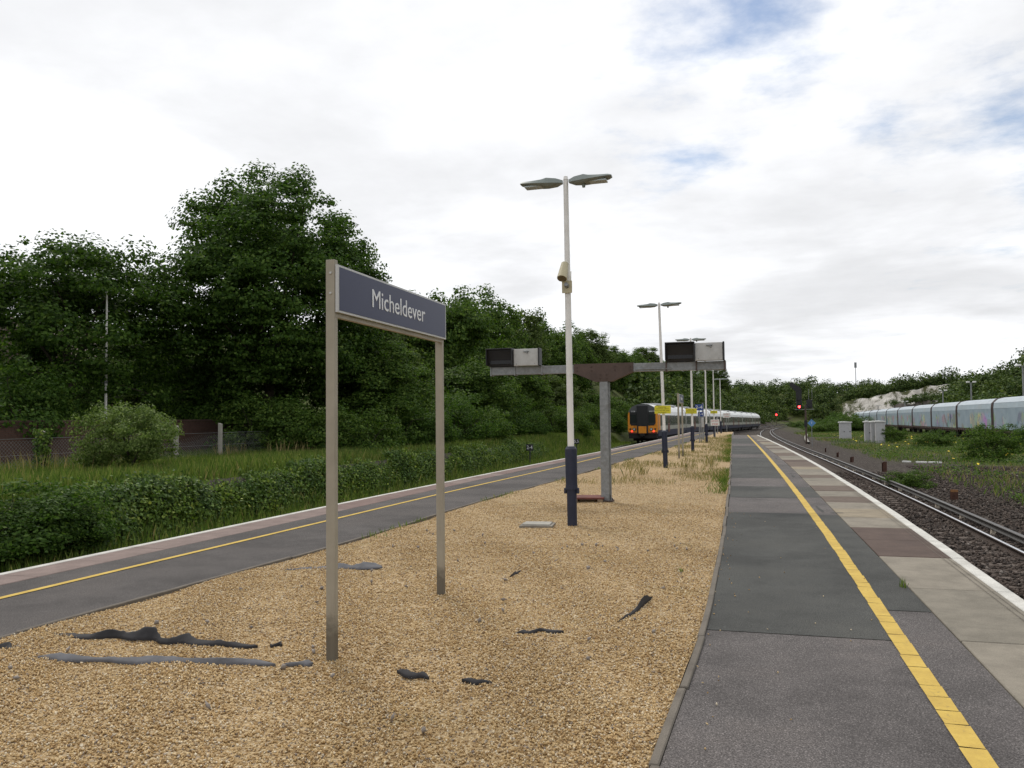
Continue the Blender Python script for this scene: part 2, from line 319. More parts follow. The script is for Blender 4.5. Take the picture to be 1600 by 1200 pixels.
LAMPG = simple('lamp_head_grey', (.22, .25, .235), .5, var=.1, bump=.02); GLASSY = simple('lamp_glass', (.42, .46, .45), .2, var=.05, bump=0); CREAM = simple('cream_plastic', (.46, .41, .27), .5, var=.07, bump=.02)
BLACK = simple('black_housing', (.018, .018, .02), .5, var=.2, bump=.03); SCREEN = simple('dark_screen', (.006, .006, .008), .25, var=.1, bump=0); SILVER = simple('silver_sheet', (.47, .465, .45), .5, .15, var=.08, bump=.02, dirt=(.36, .35, .33))
CONC = simple('concrete', (.3, .285, .25), .9, var=.15, scale=8, bump=.2); BRICKM = simple('red_brick', (.2, .075, .048), .9, var=.3, scale=9, bump=.2); TIMBER = simple('old_timber', (.21, .155, .1), .9, var=.3, bump=.3)
FABRIC = simple('weed_fabric', (.022, .021, .023), .8, var=.3, scale=9, bump=.2); FABRIC_G = simple('dusty_weed_fabric', (.10, .10, .108), .85, var=.3, scale=7, bump=.2, dirt=(.08, .08, .085))
YSIGN = simple('yellow_sign', (.62, .56, .03), .5, var=.04, bump=0); INK = simple('black_ink', (.012, .012, .014), .6, bump=0); RED_INK = simple('red_ink', (.5, .03, .025), .5, bump=0); WSIGN = simple('white_sign', (.7, .7, .68), .5, var=.04, bump=0); BLUE_S = simple('blue_sign', (.03, .07, .25), .5, var=.05, bump=0); LBLUE = simple('light_blue_sign', (.1, .25, .5), .5, var=.05, bump=0)
RAIL_TOP = simple('polished_rail', (.62, .62, .63), .22, .9, var=.1, bump=0); RAIL_R = simple('rusty_rail', (.05, .034, .026), .8, .2, var=.3); RAIL3 = simple('conductor_rail', (.09, .085, .08), .5, .4, var=.2); SLEEP = simple('concrete_sleeper', (.085, .065, .052), .9, var=.3); POT = simple('insulator', (.4, .35, .28), .5)

# ------------------------------------------------------------------ ground sheet
def axis(parts):
    out = []
    for a, b, st in parts: out += list(np.arange(a, b, st))
    return np.array(out + [parts[-1][1]], float)
gx = axis([(-1500, -200, 130), (-200, -60, 10), (-60, -22, 3), (-22, -6, .6), (-6, 20, 2), (20, 60, 4), (60, 240, 6), (240, 1700, 100)])
gy = axis([(-300, -20, 40), (-20, 60, 1.6), (60, 240, 4), (240, 520, 6), (520, 2400, 120)])
GX, GY = np.meshgrid(gx, gy); GZ = ground_z(GX, GY)
nx, ny = len(gx), len(gy); ii = np.arange((ny - 1) * (nx - 1)); q = (ii // (nx - 1)) * nx + ii % (nx - 1)
go = struct(link('ground', mesh_np('ground', np.c_[GX.ravel(), GY.ravel(), GZ.ravel()], np.c_[q, q + 1, q + nx + 1, q + nx], GROUND, True)))

# ------------------------------------------------------------------ island platform
Y0 = -10; YR = 71; YE = 87
def outline():
    ys = np.linspace(Y0, YE, 60)
    L_ = [(float(edge_L(y)) + .04, y) for y in ys]; r = [(float(edge_R(y)) - .04, y) for y in np.linspace(Y0, YR, 50)] + [(float(asp_R(YR)) + .1, YR), (float(asp_R(YR)) - .1, YE)]
    return L_, r
L_, r_ = outline(); bm = bmesh.new(); top = [bm.verts.new((x, y, -.035)) for x, y in L_ + r_[::-1]]; bot = [bm.verts.new((v.co.x, v.co.y, -1.3)) for v in top]
f = bm.faces.new(top); n_ = len(top)
for i in range(n_): bm.faces.new((top[i], top[(i + 1) % n_], bot[(i + 1) % n_], bot[i]))
bmesh.ops.triangulate(bm, faces=[f]); bmesh.ops.recalc_face_normals(bm, faces=bm.faces[:]); me = bpy.data.meshes.new('platform'); bm.to_mesh(me); bm.free(); me.materials.append(BODY)
platform = struct(link('platform', me))
off = lambda fn, d: (lambda y: fn(y) + d)
# asphalt laid in patches, one butted to the next
cuts = [(-10, 6.2, 0), (6.2, 13.85, 1), (13.85, 16.4, 0), (16.4, 19.0, 1), (19.0, 21.6, 0), (21.6, 32, 1), (32, 35, 0), (35, 45, 1), (45, 49, 0), (49, 60, 1), (60, 71, 0)]
for a, b, k in cuts: struct(link('asphalt_patch', strip_mesh('asphalt_patch', off(asp_R, .0), off(yel_R, -.02), a, b - .004, .001 if k else -.002, (ASP_OLD, ASP_NEW)[k], 24), platform))
for a, b, k in [(-10, 7.15, 0), (7.15, 13.7, 1), (13.7, 16.6, 0), (16.6, 19.0, 1), (19, 34, 0), (34, 71, 0)]: struct(link('asphalt_patch', strip_mesh('asphalt_patch', off(yel_R, -.02), slab_R, a, b - .004, .001 if k else -.002, (ASP_OLD, ASP_NEW)[k], 24), platform))
# dark tar repairs
for (x, y, w, l) in [(1.10, 14.1, .035, .95), (1.22, 14.0, .2, .05), (1.08, 22, .035, 1.4), (1.14, 21.9, .16, .05), (.95, 31, .05, 1.2)]:
    struct(link('tar_repair', strip_mesh('tar_repair', lambda y, x=x: x + .02 * np.sin(y * 5), lambda y, x=x, w=w: x + w + .02 * np.sin(y * 4 + 1), y, y + l, .005, ASP_NEW, 8), platform))
# yellow line: painted in short lengths that cracked apart
def painted(xc, hw, y0, y1, ystop, z, nm, mat):
    y = y0
    while y < ystop:
        l = random.choice([.22, .26, .3, .36, .2, .45]); j = random.uniform(-.004, .004); a, b = y + .004, y + l - .004
        k0, k1 = random.uniform(-.006, .006), random.uniform(-.006, .006)
        V = [(float(xc(a)) - hw + j, a + k0, z), (float(xc(a)) + hw + j, a + k1, z), (float(xc(b)) + hw + j + .004, b + k1, z), (float(xc(b)) - hw + j - .003, b + k0, z)]
        struct(link(nm, mesh_np(nm, V, [(0, 1, 2, 3)], mat), platform)); y += l
    struct(link(nm, strip_mesh(nm, off(xc, -hw), off(xc, hw), y, y1, z, mat, 60), platform))
painted(yel_R, .055, 2.6, 71, 24, .005, 'yellow_line', YEL_PAINT)
painted(yel_L, .04, 3, 86, 3, .005, 'yellow_line', YEL_PAINT)
# right coping slabs
bnd = [(-6, 0), (-2, 0), (1, 0), (3, 0), (4.6, 0), (6.3, 1), (8.1, 0), (9.85, 3), (11.1, 3), (12.3, 0), (13.5, 2), (14.7, 0), (15.8, 4), (16.9, 1), (18.1, 4), (19.4, 0), (20.7, 1), (21.9, 4), (22.9, 0), (24.1, 1), (25.3, 2), (26.5, 4), (27.9, 4), (29.3, 3), (30.7, 0), (32.2, 1), (33.6, 4), (35, 4), (36.5, 0), (38.5, 1), (40.4, 4), (42.3, 0), (44.3, 4), (46.5, 1), (49, 2), (51.5, 4), (54, 0), (57, 4), (60, 1), (63, 4), (66, 0), (68.5, 4), (71, 0)]
allm = SLAB_PALE + SLAB_BROWN
for (a, k), (b, _) in zip(bnd, bnd[1:]):
    dz = random.uniform(-.004, .004)
    struct(link('coping_slab', slab_mesh('coping_slab', off(slab_R, .012), off(edge_R, -.125), a, b, -.08, .002 + dz, allm[k], 3), platform))
    struct(link('white_edge', slab_mesh('white_edge', off(edge_R, -.121), off(edge_R, random.uniform(0, .008)), a, b, -.09, .004 + dz, WHITE_PAINT, 3, .004), platform))
for d in (.17, .22): struct(link('groove', strip_mesh('groove', off(edge_R, -d - .004), off(edge_R, -d + .002), 3, 20, .0085, KERB, 30), platform))
# left platform side
struct(link('left_asphalt', strip_mesh('left_asphalt', off(slab_L, 0), off(gra_L, 0), Y0, 86, -.001, ASP_L, 70), platform))
y = -8.0; k = 0
while y < 84:
    l = .92 if y < 30 else 1.84; dz = random.uniform(-.003, .003)
    struct(link('coping_slab', slab_mesh('coping_slab', off(edge_L, .1), off(slab_L, -.01), y, y + l, -.08, .002 + dz, random.choice(SLAB_PINK), 2, .004), platform))
    if k % 2 == 0: struct(link('white_edge', slab_mesh('white_edge', off(edge_L, random.uniform(-.006, 0)), off(edge_L, .096), y, y + 2 * l, -.09, .004, WHITE_PAINT, 3, .004), platform))
    y += l; k += 1
# edging boards either side of the gravel
def edging(fn, d0, d1, y0, y1, l0):
    y = y0
    while y < y1:
        l = l0 * random.uniform(.8, 1.2); j = random.uniform(-.012, .012); z = random.uniform(.008, .018)
        struct(link('edging_board', slab_mesh('edging_board', off(fn, d0 + j), off(fn, d1 + j), y, y + l, -.1, z, KERB, 4, .004), platform)); y += l
edging(asp_R, -.05, -.004, -4, 71, 1.2); edging(gra_L, .004, .05, -4, 85, 1.8)
# gravel sheet with a gentle roll
def gz(x, y): return -.012 + .014 * math.sin(x * 2.1 + y * .7) * math.sin(y * 1.3 - x) + .008 * math.sin(x * 5.3 + y * 3.1)
ysg = np.linspace(Y0, 86.5, 240)
def gxr(y): return asp_R(y) - .05 if y <= 71 else asp_R(71) - .05 - (y - 71) * .008
tag(link('gravel', strip_mesh('gravel', off(gra_L, .04), gxr, Y0, 86.5, 0, GRAVEL, 240, 24, gz)), 'tan pea gravel covering the middle of the island platform', 'gravel', None, 'stuff')
OCT = np.array([(1, 0, 0), (-1, 0, 0), (0, 1, 0), (0, -1, 0), (0, 0, 1), (0, 0, -1)], float); OCF = np.array([(0, 2, 4), (2, 1, 4), (1, 3, 4), (3, 0, 4), (2, 0, 5), (1, 2, 5), (3, 1, 5), (0, 3, 5)])
CUB = np.array([(x, y, z) for x in (-1, 1) for y in (-1, 1) for z in (-1, 1)], float) * .7; CUF = np.array([(0, 1, 3), (0, 3, 2), (4, 6, 7), (4, 7, 5), (0, 4, 5), (0, 5, 1), (2, 3, 7), (2, 7, 6), (0, 2, 6), (0, 6, 4), (1, 5, 7), (1, 7, 3)])
def rand_rot(n):
    q = rng.normal(size=(n, 4)); q /= np.linalg.norm(q, axis=1)[:, None]; w, x, y, z = q.T
    return np.stack([np.stack([1-2*(y*y+z*z), 2*(x*y-z*w), 2*(x*z+y*w)], 1), np.stack([2*(x*y+z*w), 1-2*(x*x+z*z), 2*(y*z-x*w)], 1), np.stack([2*(x*z-y*w), 2*(y*z+x*w), 1-2*(x*x+y*y)], 1)], 1)
def stones(name, P, r0, r1, mat, base=OCT, faces=OCF, flat=.6):
    n = len(P); s = rng.uniform(r0, r1, (n, 1, 3)) * np.array([1.15, .9, flat]); jit = 1 + rng.uniform(-.25, .25, (n, len(base), 1))
    V = np.einsum('nij,nkj->nki', rand_rot(n), base[None] * s * jit) + P[:, None, :]
    Fc = faces[None] + (np.arange(n) * len(base))[:, None, None]
    return mesh_np(name, V.reshape(-1, 3), Fc.reshape(-1, 3), mat)
def in_view(P, m=30):
    u, v, d = project(P); return (d > .3) & (u > -m) & (u < 1600 + m) & (v < 1200 + m)
PP = []
for ya, yb, den in [(3.0, 5, 4600), (5, 7, 3700), (7, 10, 2400), (10, 15, 1100), (15, 24, 330)]:
    n = int((yb - ya) * 5.2 * den); P = np.c_[rng.uniform(-5.3, -.3, n), rng.uniform(ya, yb, n), np.zeros(n)]
    P = P[(P[:, 0] > gra_L(P[:, 1]) + .06) & (P[:, 0] < asp_R(P[:, 1]) - .06)]; P = P[in_view(P, 220)]
    P[:, 2] = [gz(x, y) for x, y in P[:, :2]] + rng.uniform(.0, .008, len(P)); PP.append(P)
PP = np.concatenate(PP); tag(link('pebbles', stones('pebbles', PP, .0048, .0108, PEB)), 'loose tan pebbles on the near gravel', 'gravel', None, 'stuff')
n = 70; P = np.c_[rng.uniform(-.45, 1.1, n), rng.uniform(3.4, 14, n), np.full(n, .008)]; P[:50, 0] = asp_R(P[:50, 1]) + rng.exponential(.12, 50); tag(link('strayed_pebbles', stones('strayed_pebbles', P, .005, .010, PEB)), 'few tan pebbles strayed onto the right hand asphalt', 'gravel', None, 'stuff')
n = 60; P = np.c_[rng.uniform(-4.8, -.6, n), rng.uniform(3.8, 11, n), np.full(n, .012)]; tag(link('grey_stones', stones('grey_stones', P, .014, .03, simple('grey_flint', (.24, .21, .185), .8, var=.4, scale=3))), 'scattered larger grey flints on the gravel', 'stones', None, 'stuff')

# ------------------------------------------------------------------ railway tracks
def sweep(name, fn, zf, dx, prof, y0, y1, n, mat):
    ys = np.linspace(y0, y1, n + 1); k = len(prof); V = []
    for y in ys:
        t = float(fn(y + .5) - fn(y - .5)); c = 1 / math.hypot(1, t); x0 = float(fn(y)); z0 = float(zf(y))
        for px, pz in prof: V.append((x0 + (dx + px) * c, y - (dx + px) * t * c, z0 + pz))
    Fc = [(i * k + a, i * k + (a + 1) % k, (i + 1) * k + (a + 1) % k, (i + 1) * k + a) for i in range(n) for a in range(k)]
    return mesh_np(name, V, Fc, mat)
RP = [(-.07, -.15), (.07, -.15), (.07, -.135), (.012, -.115), (.012, -.045), (.034, -.03), (.034, -.004), (-.034, -.004), (-.034, -.03), (-.012, -.045), (-.012, -.115), (-.07, -.135)]
def track(fn, y0, y1, ysl0, ysl1, label, third=None, rusty=False):
    t = thing('railway_track', (0, 0, 0), label, 'railway track')
    for s in (-.7525, .7525):
        r = link('rail', sweep('rail', fn, RAILZ, s, RP, y0, y1, 170, RAIL_R), t)
        link('rail_head', sweep('rail_head', fn, RAILZ, s, [(-.031, -.004), (.031, -.004), (.028, .0), (-.028, .0)], y0, y1, 170, RAIL_R if rusty else RAIL_TOP), r)
    if third:
        c = link('conductor_rail', sweep('conductor_rail', fn, RAILZ, third, [(-.04, -.05), (.04, -.05), (.04, -.035), (.02, -.02), (.02, .045), (.045, .06), (.045, .085), (-.045, .085), (-.045, .06), (-.02, .045), (-.02, -.02), (-.04, -.035)], y0, y1, 170, RAIL3), t)
        pm = MB().tube((0, 0, -.15), (0, 0, -.05), .06, .045, 8).mesh('insulator', POT)
        for y in np.arange(12, 60, 2.6): link('insulator', pm, c, (float(fn(y)) + third, y, float(RAILZ(y))))
    sm = MB().box((-1.25, -.13, -.33), (1.25, .13, -.145), .015).mesh('sleeper', SLEEP)
    for y in np.arange(ysl0, ysl1, .65): link('sleeper', sm, t, (float(fn(y)), y, float(RAILZ(y))), -math.atan(float(fn(y + .5) - fn(y - .5))))
    return t
track(trk_R, -30, 450, 10, 90, 'railway track with shiny rails and raised conductor rail beside the right platform', 1.17)
track(trk_L, -30, 450, 60, 70, 'railway track under the departing passenger train left of the platform', -1.17)
track(wag_T, 30, 330, 70, 90, 'siding track under the covered car wagons', None, True)
old_fn = curve([(15, 13.4), (60, 14.2), (120, 16.0)])
o = tag(link('old_rail', sweep('old_rail', old_fn, off(RAILZ, .05), 0, RP, 25, 42, 20, RAIL_R)), 'rusty old rail lying in the weeds of the yard', 'rail')
# ballast stones near enough to tell apart
BP = []
for xa, xb, ya, yb, den in [(3.2, 7.5, 9, 22, 190), (3.2, 9, 22, 40, 90), (7.5, 14, 16, 45, 45)]:
    n = int((xb - xa) * (yb - ya) * den); P = np.c_[rng.uniform(xa, xb, n), rng.uniform(ya, yb, n), np.zeros(n)]; P[:, 2] = ground_z(P[:, 0], P[:, 1]) + rng.uniform(-.01, .03, n); BP.append(P[in_view(P, 220)])
BP = np.concatenate(BP); tag(link('ballast', stones('ballast', BP, .022, .048, STONE, CUB, CUF, .75)), 'dark brown ballast stones beside the right hand track', 'ballast', None, 'stuff')

# ------------------------------------------------------------------ plants
def leaf_quads(C, Nn, L, W):
    n = len(C); a = rng.normal(size=(n, 3)); t = np.cross(Nn, a); t /= np.linalg.norm(t, axis=1)[:, None] + 1e-9; b = np.cross(Nn, t)
    l = (L * rng.uniform(.6, 1.25, n))[:, None]; w = (W * rng.uniform(.6, 1.2, n))[:, None]
    V = np.stack([C - t * l * .5, C + b * w * .5 - t * l * .08, C + t * l * .5 + Nn * l * .08, C - b * w * .5 - t * l * .08], 1)
    return V.reshape(-1, 3), np.arange(n * 4).reshape(-1, 4)
def crown_points(rx, rz, zc, nclump, nleaf, clump, low=.35, power=.42, amp=1.0):
    d = rng.normal(size=(nclump, 3)); d /= np.linalg.norm(d, axis=1)[:, None]; d[:, 2] = np.where(d[:, 2] < -low, -d[:, 2] * .5, d[:, 2])
    o = rng.uniform(0, 6, 3); lob = 1 + amp * (.10 * np.sin(d[:, 0] * 4 + o[0]) * np.cos(d[:, 1] * 4 + o[1]) + .07 * np.sin(d[:, 2] * 6 + o[2]))
    rr = rng.uniform(.1, 1, nclump) ** power * lob; outer = rng.uniform(size=nclump) < .12; rr = np.where(outer, lob * rng.uniform(.94, 1.04, nclump), rr)
    C = d * rr[:, None] * np.array([rx, rx, rz]) + np.array([0, 0, zc]); cr = clump * rng.uniform(.5, 1.25, nclump); cr = np.where(outer, cr * .6, cr)
    k = rng.choice(nclump, nleaf, p=cr ** 2.2 / (cr ** 2.2).sum()); e = rng.normal(size=(nleaf, 3)); e /= np.linalg.norm(e, axis=1)[:, None]
    up = np.where(e[:, 2] < -.3, -.3, e[:, 2]); e[:, 2] = up
    P = C[k] + e * (cr[k] * rng.uniform(.15, 1.15, nleaf) ** .6)[:, None] * np.array([1, 1, .95])
    Nn = e * .8 + d[k] * .35 + rng.normal(size=(nleaf, 3)) * .5 + np.array([0, 0, .3]); Nn /= np.linalg.norm(Nn, axis=1)[:, None]
    return P, Nn, C
def limbs(C, h0, r0, zc, nb=10):
    mb = MB(); p = Vector((0, 0, -.3)); x = y_ = 0
    for i in range(5):
        q = Vector((x, y_, h0 * (i + 1) / 5)); mb.tube(p, q, r0 * (1 - i * .1), r0 * (1 - (i + 1) * .1), 9); p = q; x += random.uniform(-.12, .12); y_ += random.uniform(-.12, .12)
    for c in C[rng.choice(len(C), min(nb, len(C)), replace=False)]:
        c = Vector(c); s = Vector((0, 0, h0 * random.uniform(.7, 1))); m = s.lerp(c, .5) + Vector((random.uniform(-.3, .3), random.uniform(-.3, .3), .4))
        mb.tube(s, m, r0 * .38, r0 * .2, 6); mb.tube(m, c, r0 * .2, r0 * .05, 5)
    return mb.mesh('trunk', BARK)
def tree_proto(rx, rz, zc, nclump, nleaf, clump, L, W, mat, trunk_h, trunk_r, low=.35, amp=1.0):
    P, Nn, C = crown_points(rx, rz, zc, nclump, nleaf, clump, low, .42, amp); V, Fc = leaf_quads(P, Nn, L, W)
    return mesh_np('crown', V, Fc, mat), limbs(C, trunk_h, trunk_r, zc)
def plant(name, proto, loc, label, cat, group=None, sc=(1, 1, 1), rz=0, names=('crown', 'trunk')):
    t = thing(name, loc, label, cat, group, rz); t.scale = sc
    for nm, me in zip(names, proto): link(nm, me, t)
    return t
def gzp(x, y, dz=0): return Vector((x, y, float(ground_z(x, y)) + dz))
BIG = tree_proto(5.0, 6.0, 7.2, 620, 135000, .82, .16, .13, LEAF_A, 4.0, .32, .95, .25)
MED = tree_proto(4.4, 4.3, 5.6, 260, 56000, .8, .16, .12, LEAF_A, 4.2, .2, .75, .4)
ROW = [tree_proto(3.4, 5.0, 5.6, 300, 34000, .75, .22, .17, LEAF_B, 3, .2, .95), tree_proto(3.0, 4.6, 5.2, 260, 32000, .72, .22, .16, LEAF_E, 3, .2, .95), tree_proto(3.8, 4.4, 5.0, 300, 34000, .75, .22, .17, LEAF_B, 3, .2, .95)]
SHR = [tree_proto(1.5, 1.1, 1.1, 60, 9000, .45, .12, .08, LEAF_B, .8, .05, .95), tree_proto(1.4, 1.25, 1.2, 60, 9000, .45, .11, .07, LEAF_A, .8, .05, .95)]
WIL = tree_proto(1.3, .98, 1.02, 150, 20000, .3, .085, .04, LEAF_C, .8, .04, .95, .35)
LNAMES = ('crown', 'trunk')
b = AX(430, 700, -21.5); plant('maple_tree', BIG, gzp(-21.5, b.y - .3), 'tallest dark maple tree standing behind the station name sign', 'tree', None, (1.03, 1.03, .97))
b = AX(110, 700, -27); plant('maple_tree', MED, gzp(-27, b.y, -.2), 'spreading maple tree with sky showing through its crown at far left', 'tree', None, (1.1, 1.1, .94), 1.0)
b = AX(255, 700, -27); plant('maple_tree', MED, gzp(-28, b.y + 3.5, -.6), 'lower maple tree between the tallest tree and the far left one', 'tree', None, (.7, .7, .62), 2.6)
b = AX(-150, 640, -27); plant('maple_tree', ROW[1], gzp(-26, b.y - 2, 1.6), 'tree at the left picture edge with one twig showing against the sky', 'tree', None, (.8, .8, 1.0), .4)
b = AX(200, 660, -34); plant('maple_tree', ROW[1], gzp(-34, b.y, -1.5), 'shaded tree in front of the house behind the flagpole', 'tree', None, (1.25, 1.25, .8), 1.9)
b = AX(60, 660, -34); plant('maple_tree', ROW[1], gzp(-34, b.y, -2.5), 'shaded tree in front of the house at far left', 'tree', None, (1.3, 1.3, .7), .9)
ORD = 'first second third fourth fifth sixth seventh eighth ninth tenth eleventh twelfth thirteenth fourteenth fifteenth sixteenth seventeenth eighteenth nineteenth twentieth'.split()
rowg = 'broadleaf trees along the left embankment'; rowl = 'dark green broadleaf tree in the dense row along the left embankment'
for ri, (u, x, sc, sz, k) in enumerate([(570, -22, 1.0, .98, 1), (640, -23, .95, .95, 0), (705, -21, 1.0, 1.22, 2), (760, -22, 1.05, 1.13, 0), (815, -21, 1.0, 1.14, 1), (855, -22, 1.1, 1.1, 2), (890, -21, 1.0, .94, 0), (925, -22, 1.1, .9, 1), (955, -22, 1.1, .86, 2), (985, -21, 1.1, .78, 0), (1012, -22, 1.15, .8, 1), (1036, -20, 1.1, .78, 2), (1058, -20, 1.2, .85, 0), (1080, -19, 1.2, .95, 1), (1100, -17, 1.2, 1.0, 2), (1122, -15, 1.2, 1.08, 0), (1145, -13, 1.2, 1.1, 2), (1160, -10, 1.2, 1.3, 1), (1178, -8.5, 1.1, 1.3, 0)]):
    p = AX(u, 652, x); yy = min(p.y, 330); plant('broadleaf_tree', ROW[k], gzp(x, yy, -.3), ORD[ri] + ' tall tree from the left in the embankment row behind the name sign', 'tree', rowg, (sc, sc, sz), random.uniform(0, 6))
for ri, (u, x, sc, sz, k) in enumerate([(590, -17.5, .75, .55, 0), (735, -17, .8, .6, 2), (800, -16.5, .75, .58, 0), (870, -16, .8, .55, 1), (930, -16, .85, .5, 2)]):
    p = AX(u, 690, x); plant('understorey_tree', ROW[k], gzp(x, p.y, -.3), ORD[ri] + ' lower bushy tree from the left, before the taller embankment row', 'tree', 'lower trees on the left embankment', (sc, sc, sz), random.uniform(0, 6))
scrl = 'low scrub bush on the grassy bank beyond the left platform'; scrg = 'scrub bushes on the left bank'
for ri, (u, x, sc) in enumerate(sorted([(520, -16.2, 1.0), (575, -14.5, .9), (625, -15.2, 1.15), (670, -14, .9), (715, -14.5, 1.2), (765, -13.8, 1.0), (790, -15, 1.3), (830, -14, .9), (865, -14.5, 1.2), (900, -13.5, 1.0), (925, -14.5, 1.3), (955, -13.8, 1.2), (975, -14.5, 1.5), (605, -17, 1.4), (690, -16.5, 1.5), (450, -18.5, 1.1), (400, -20, 1.2)])):
    p = AX(u, 700, x); plant('scrub_bush', random.choice(SHR), gzp(x, p.y, -.2), ORD[ri] + ' low scrub bush from the left on the bank beyond the left platform', 'bush', scrg, (sc, sc, sc * .95), random.uniform(0, 6), ('foliage', 'stem'))
b = AX(200, 745, -16); plant('willow_bush', WIL, gzp(-16, b.y, -.05), 'large pale green willow bush standing on the grass at left', 'bush', None, (1.02, 1.02, 1.0), 0, ('foliage', 'stem'))
for u, v, x, sc, lab in [(30, 670, -24, 1.3, 'dark clipped shrub furthest left in front of the house'), (85, 640, -25, 1.0, 'rounded dark topiary shrub below the far left maple'), (118, 655, -24.5, .9, 'small dark shrub right of the rounded topiary'), (330, 660, -24, 1.4, 'dark shrub under the tallest maple behind the brick wall'), (440, 660, -22.5, 1.5, 'dark shrub at the foot of the tallest maple, behind the left sign post')]:
    p = AX(u, v, x); plant('garden_shrub', SHR[1], gzp(x, p.y, .1), lab, 'bush', None, (sc, sc, sc * 1.05), random.uniform(0, 6), ('foliage', 'stem'))
def blades(name, P, h0, h1, w, mat, lean=.35):
    n = len(P); a = rng.uniform(0, 6.283, n); d = np.c_[np.cos(a), np.sin(a), np.zeros(n)]; h = rng.uniform(h0, h1, n)
    b2 = rng.uniform(0, 6.283, n); tip = np.c_[np.cos(b2), np.sin(b2), np.zeros(n)] * (h * rng.uniform(0, lean, n))[:, None]; tip[:, 2] = h
    V = np.stack([P - d * w, P + d * w, P + tip * .55 * np.array([.6, .6, 1]) + d * w * .7, P + tip], 1); return mesh_np(name, V.reshape(-1, 3), np.arange(n * 4).reshape(-1, 4), mat)
def scatter(n, xa, xb, ya, yb, keep=None):
    P = np.c_[rng.uniform(xa, xb, n), rng.uniform(ya, yb, n), np.zeros(n)]
    if keep is not None: P = P[keep(P)]
    P[:, 2] = ground_z(P[:, 0], P[:, 1]); return P[in_view(P, 220)]
def patchy(P, s, t, o=0): return (np.sin(P[:, 0] * s + o) * np.sin(P[:, 1] * s * .7 + 1 + o) + .5 * np.sin(P[:, 0] * s * 2.3 + P[:, 1] * s * 1.7 + o)) > t
tag(link('meadow_grass', blades('meadow_grass', scatter(110000, -23, -12.6, 8, 46), .1, .34, .006, GRASS)), 'rough green grass on the bank beyond the left platform', 'grass', None, 'stuff')
tag(link('tall_dry_grass', blades('tall_dry_grass', scatter(3500, -22, -16, 9, 46, lambda P: patchy(P, .8, .35)), .35, .75, .006, STRAW, .25)), 'tall straw coloured grass stalks by the left fence', 'grass', None, 'stuff')
tag(link('bank_grass', blades('bank_grass', scatter(110000, -15.5, -10.3, 7, 80), .12, .45, .01, GRASS)), 'grass and weeds at the foot of the left bank', 'grass', None, 'stuff')
# ivy over the low bank edge
n = 85000; yv = 7 + 41 * rng.uniform(0, 1, n) ** 1.2; s = rng.uniform(0, 1, n); xo = trk_L(yv) - 3.15 - .75 * s + .12 + .16 * np.abs(np.sin(yv * 1.1) * np.sin(yv * .6)) + rng.normal(0, .1, n)
zt = -1.05 + (1.15 + .13 * np.sin(yv * .9 + 1) + .1 * np.sin(yv * 2.1)) * np.minimum(1, s * 1.45) ** .6 + (.07 * np.sin(yv * 2.3) + .06 * np.sin(yv * 5.1)) * s + rng.normal(0, .06, n) + (rng.uniform(size=n) < .03) * rng.uniform(0, .25, n)
xo = np.where(s > .72, xo - (s - .72) * 1.6, xo); P = np.c_[xo, yv, np.maximum(zt, ground_z(xo, yv) + .02)]; Nn = np.c_[np.full(n, .7), np.zeros(n), np.full(n, .6)] + rng.normal(size=(n, 3)) * .45; Nn /= np.linalg.norm(Nn, axis=1)[:, None]
V, Fc = leaf_quads(P, Nn, .085, .075); tag(link('ivy_bank', mesh_np('ivy_bank', V, Fc, LEAF_D)), 'ivy smothering the low retaining bank beyond the left platform', 'ivy', None, 'stuff')
wp = struct(link('retaining_bank', strip_mesh('retaining_bank', lambda y: trk_L(y) - 3.95, lambda y: trk_L(y) - 3.1, 6, 46, 0, simple('dark_earth', (.03, .025, .018), .95), 60, 4, lambda x, y: -1.1 + 1.22 * min(1, (float(trk_L(y)) - 3.1 - x) / .5))))
for u, sc, wd in [(60, .95, 'middle'), (25, .8, 'left'), (115, .7, 'right')]:
    p = AX(u, 840, -12.0); plant('bramble_bush', SHR[1], gzp(-12.2, p.y, -.35), wd + ' dark bramble bush of three hanging over the ivy bank at far left', 'bush', 'brambles on the ivy bank', (sc * .8, sc * .9, sc * .62), random.uniform(0, 6), ('foliage', 'stem'))
# weeds on the gravel
def isl(P): P[:, 2] = .0; return P
n = 30000; P = np.c_[rng.uniform(-4.4, -.5, n), rng.uniform(19, 66, n), np.zeros(n)]; P = P[(P[:, 0] > gra_L(P[:, 1]) + .3) & (P[:, 0] < asp_R(P[:, 1]) - .08) & patchy(P, 1.1, .2, 2)]
tag(link('gravel_weeds', blades('gravel_weeds', P, .02, .17, .0035, STRAW, .6)), 'thin dry weeds growing through the far gravel', 'weeds', None, 'stuff')
n = 6000; yy = rng.uniform(17, 70, n); P = np.c_[asp_R(yy) - .08 - rng.exponential(.13, n) * (.4 + np.abs(np.sin(yy * 2.1))), yy, np.zeros(n)]; P = P[np.sin(P[:, 1] * .9) + np.sin(P[:, 1] * .37 + 1) > -.1]
n = 22000; P2 = np.c_[rng.uniform(-3.2, -.5, n), rng.uniform(20, 60, n), np.zeros(n)]; P2 = P2[(P2[:, 0] < asp_R(P2[:, 1]) - .06) & (P2[:, 0] > asp_R(P2[:, 1]) - rng.exponential(.55, n)) & patchy(P2, .8, -.35, 5)]
tag(link('soft_weeds', blades('soft_weeds', P2, .02, .13, .004, island('yellow_green_weed', [(0, (.09, .11, .03)), (.6, (.2, .2, .06)), (1, (.33, .27, .12))], .8, .25), .8)), 'soft yellow green weeds on the far gravel by the right asphalt', 'weeds', None, 'stuff')
tag(link('verge_weeds', blades('verge_weeds', P, .03, .16, .004, GRASS, .8)), 'green weeds along the edging beside the right asphalt', 'weeds', None, 'stuff')
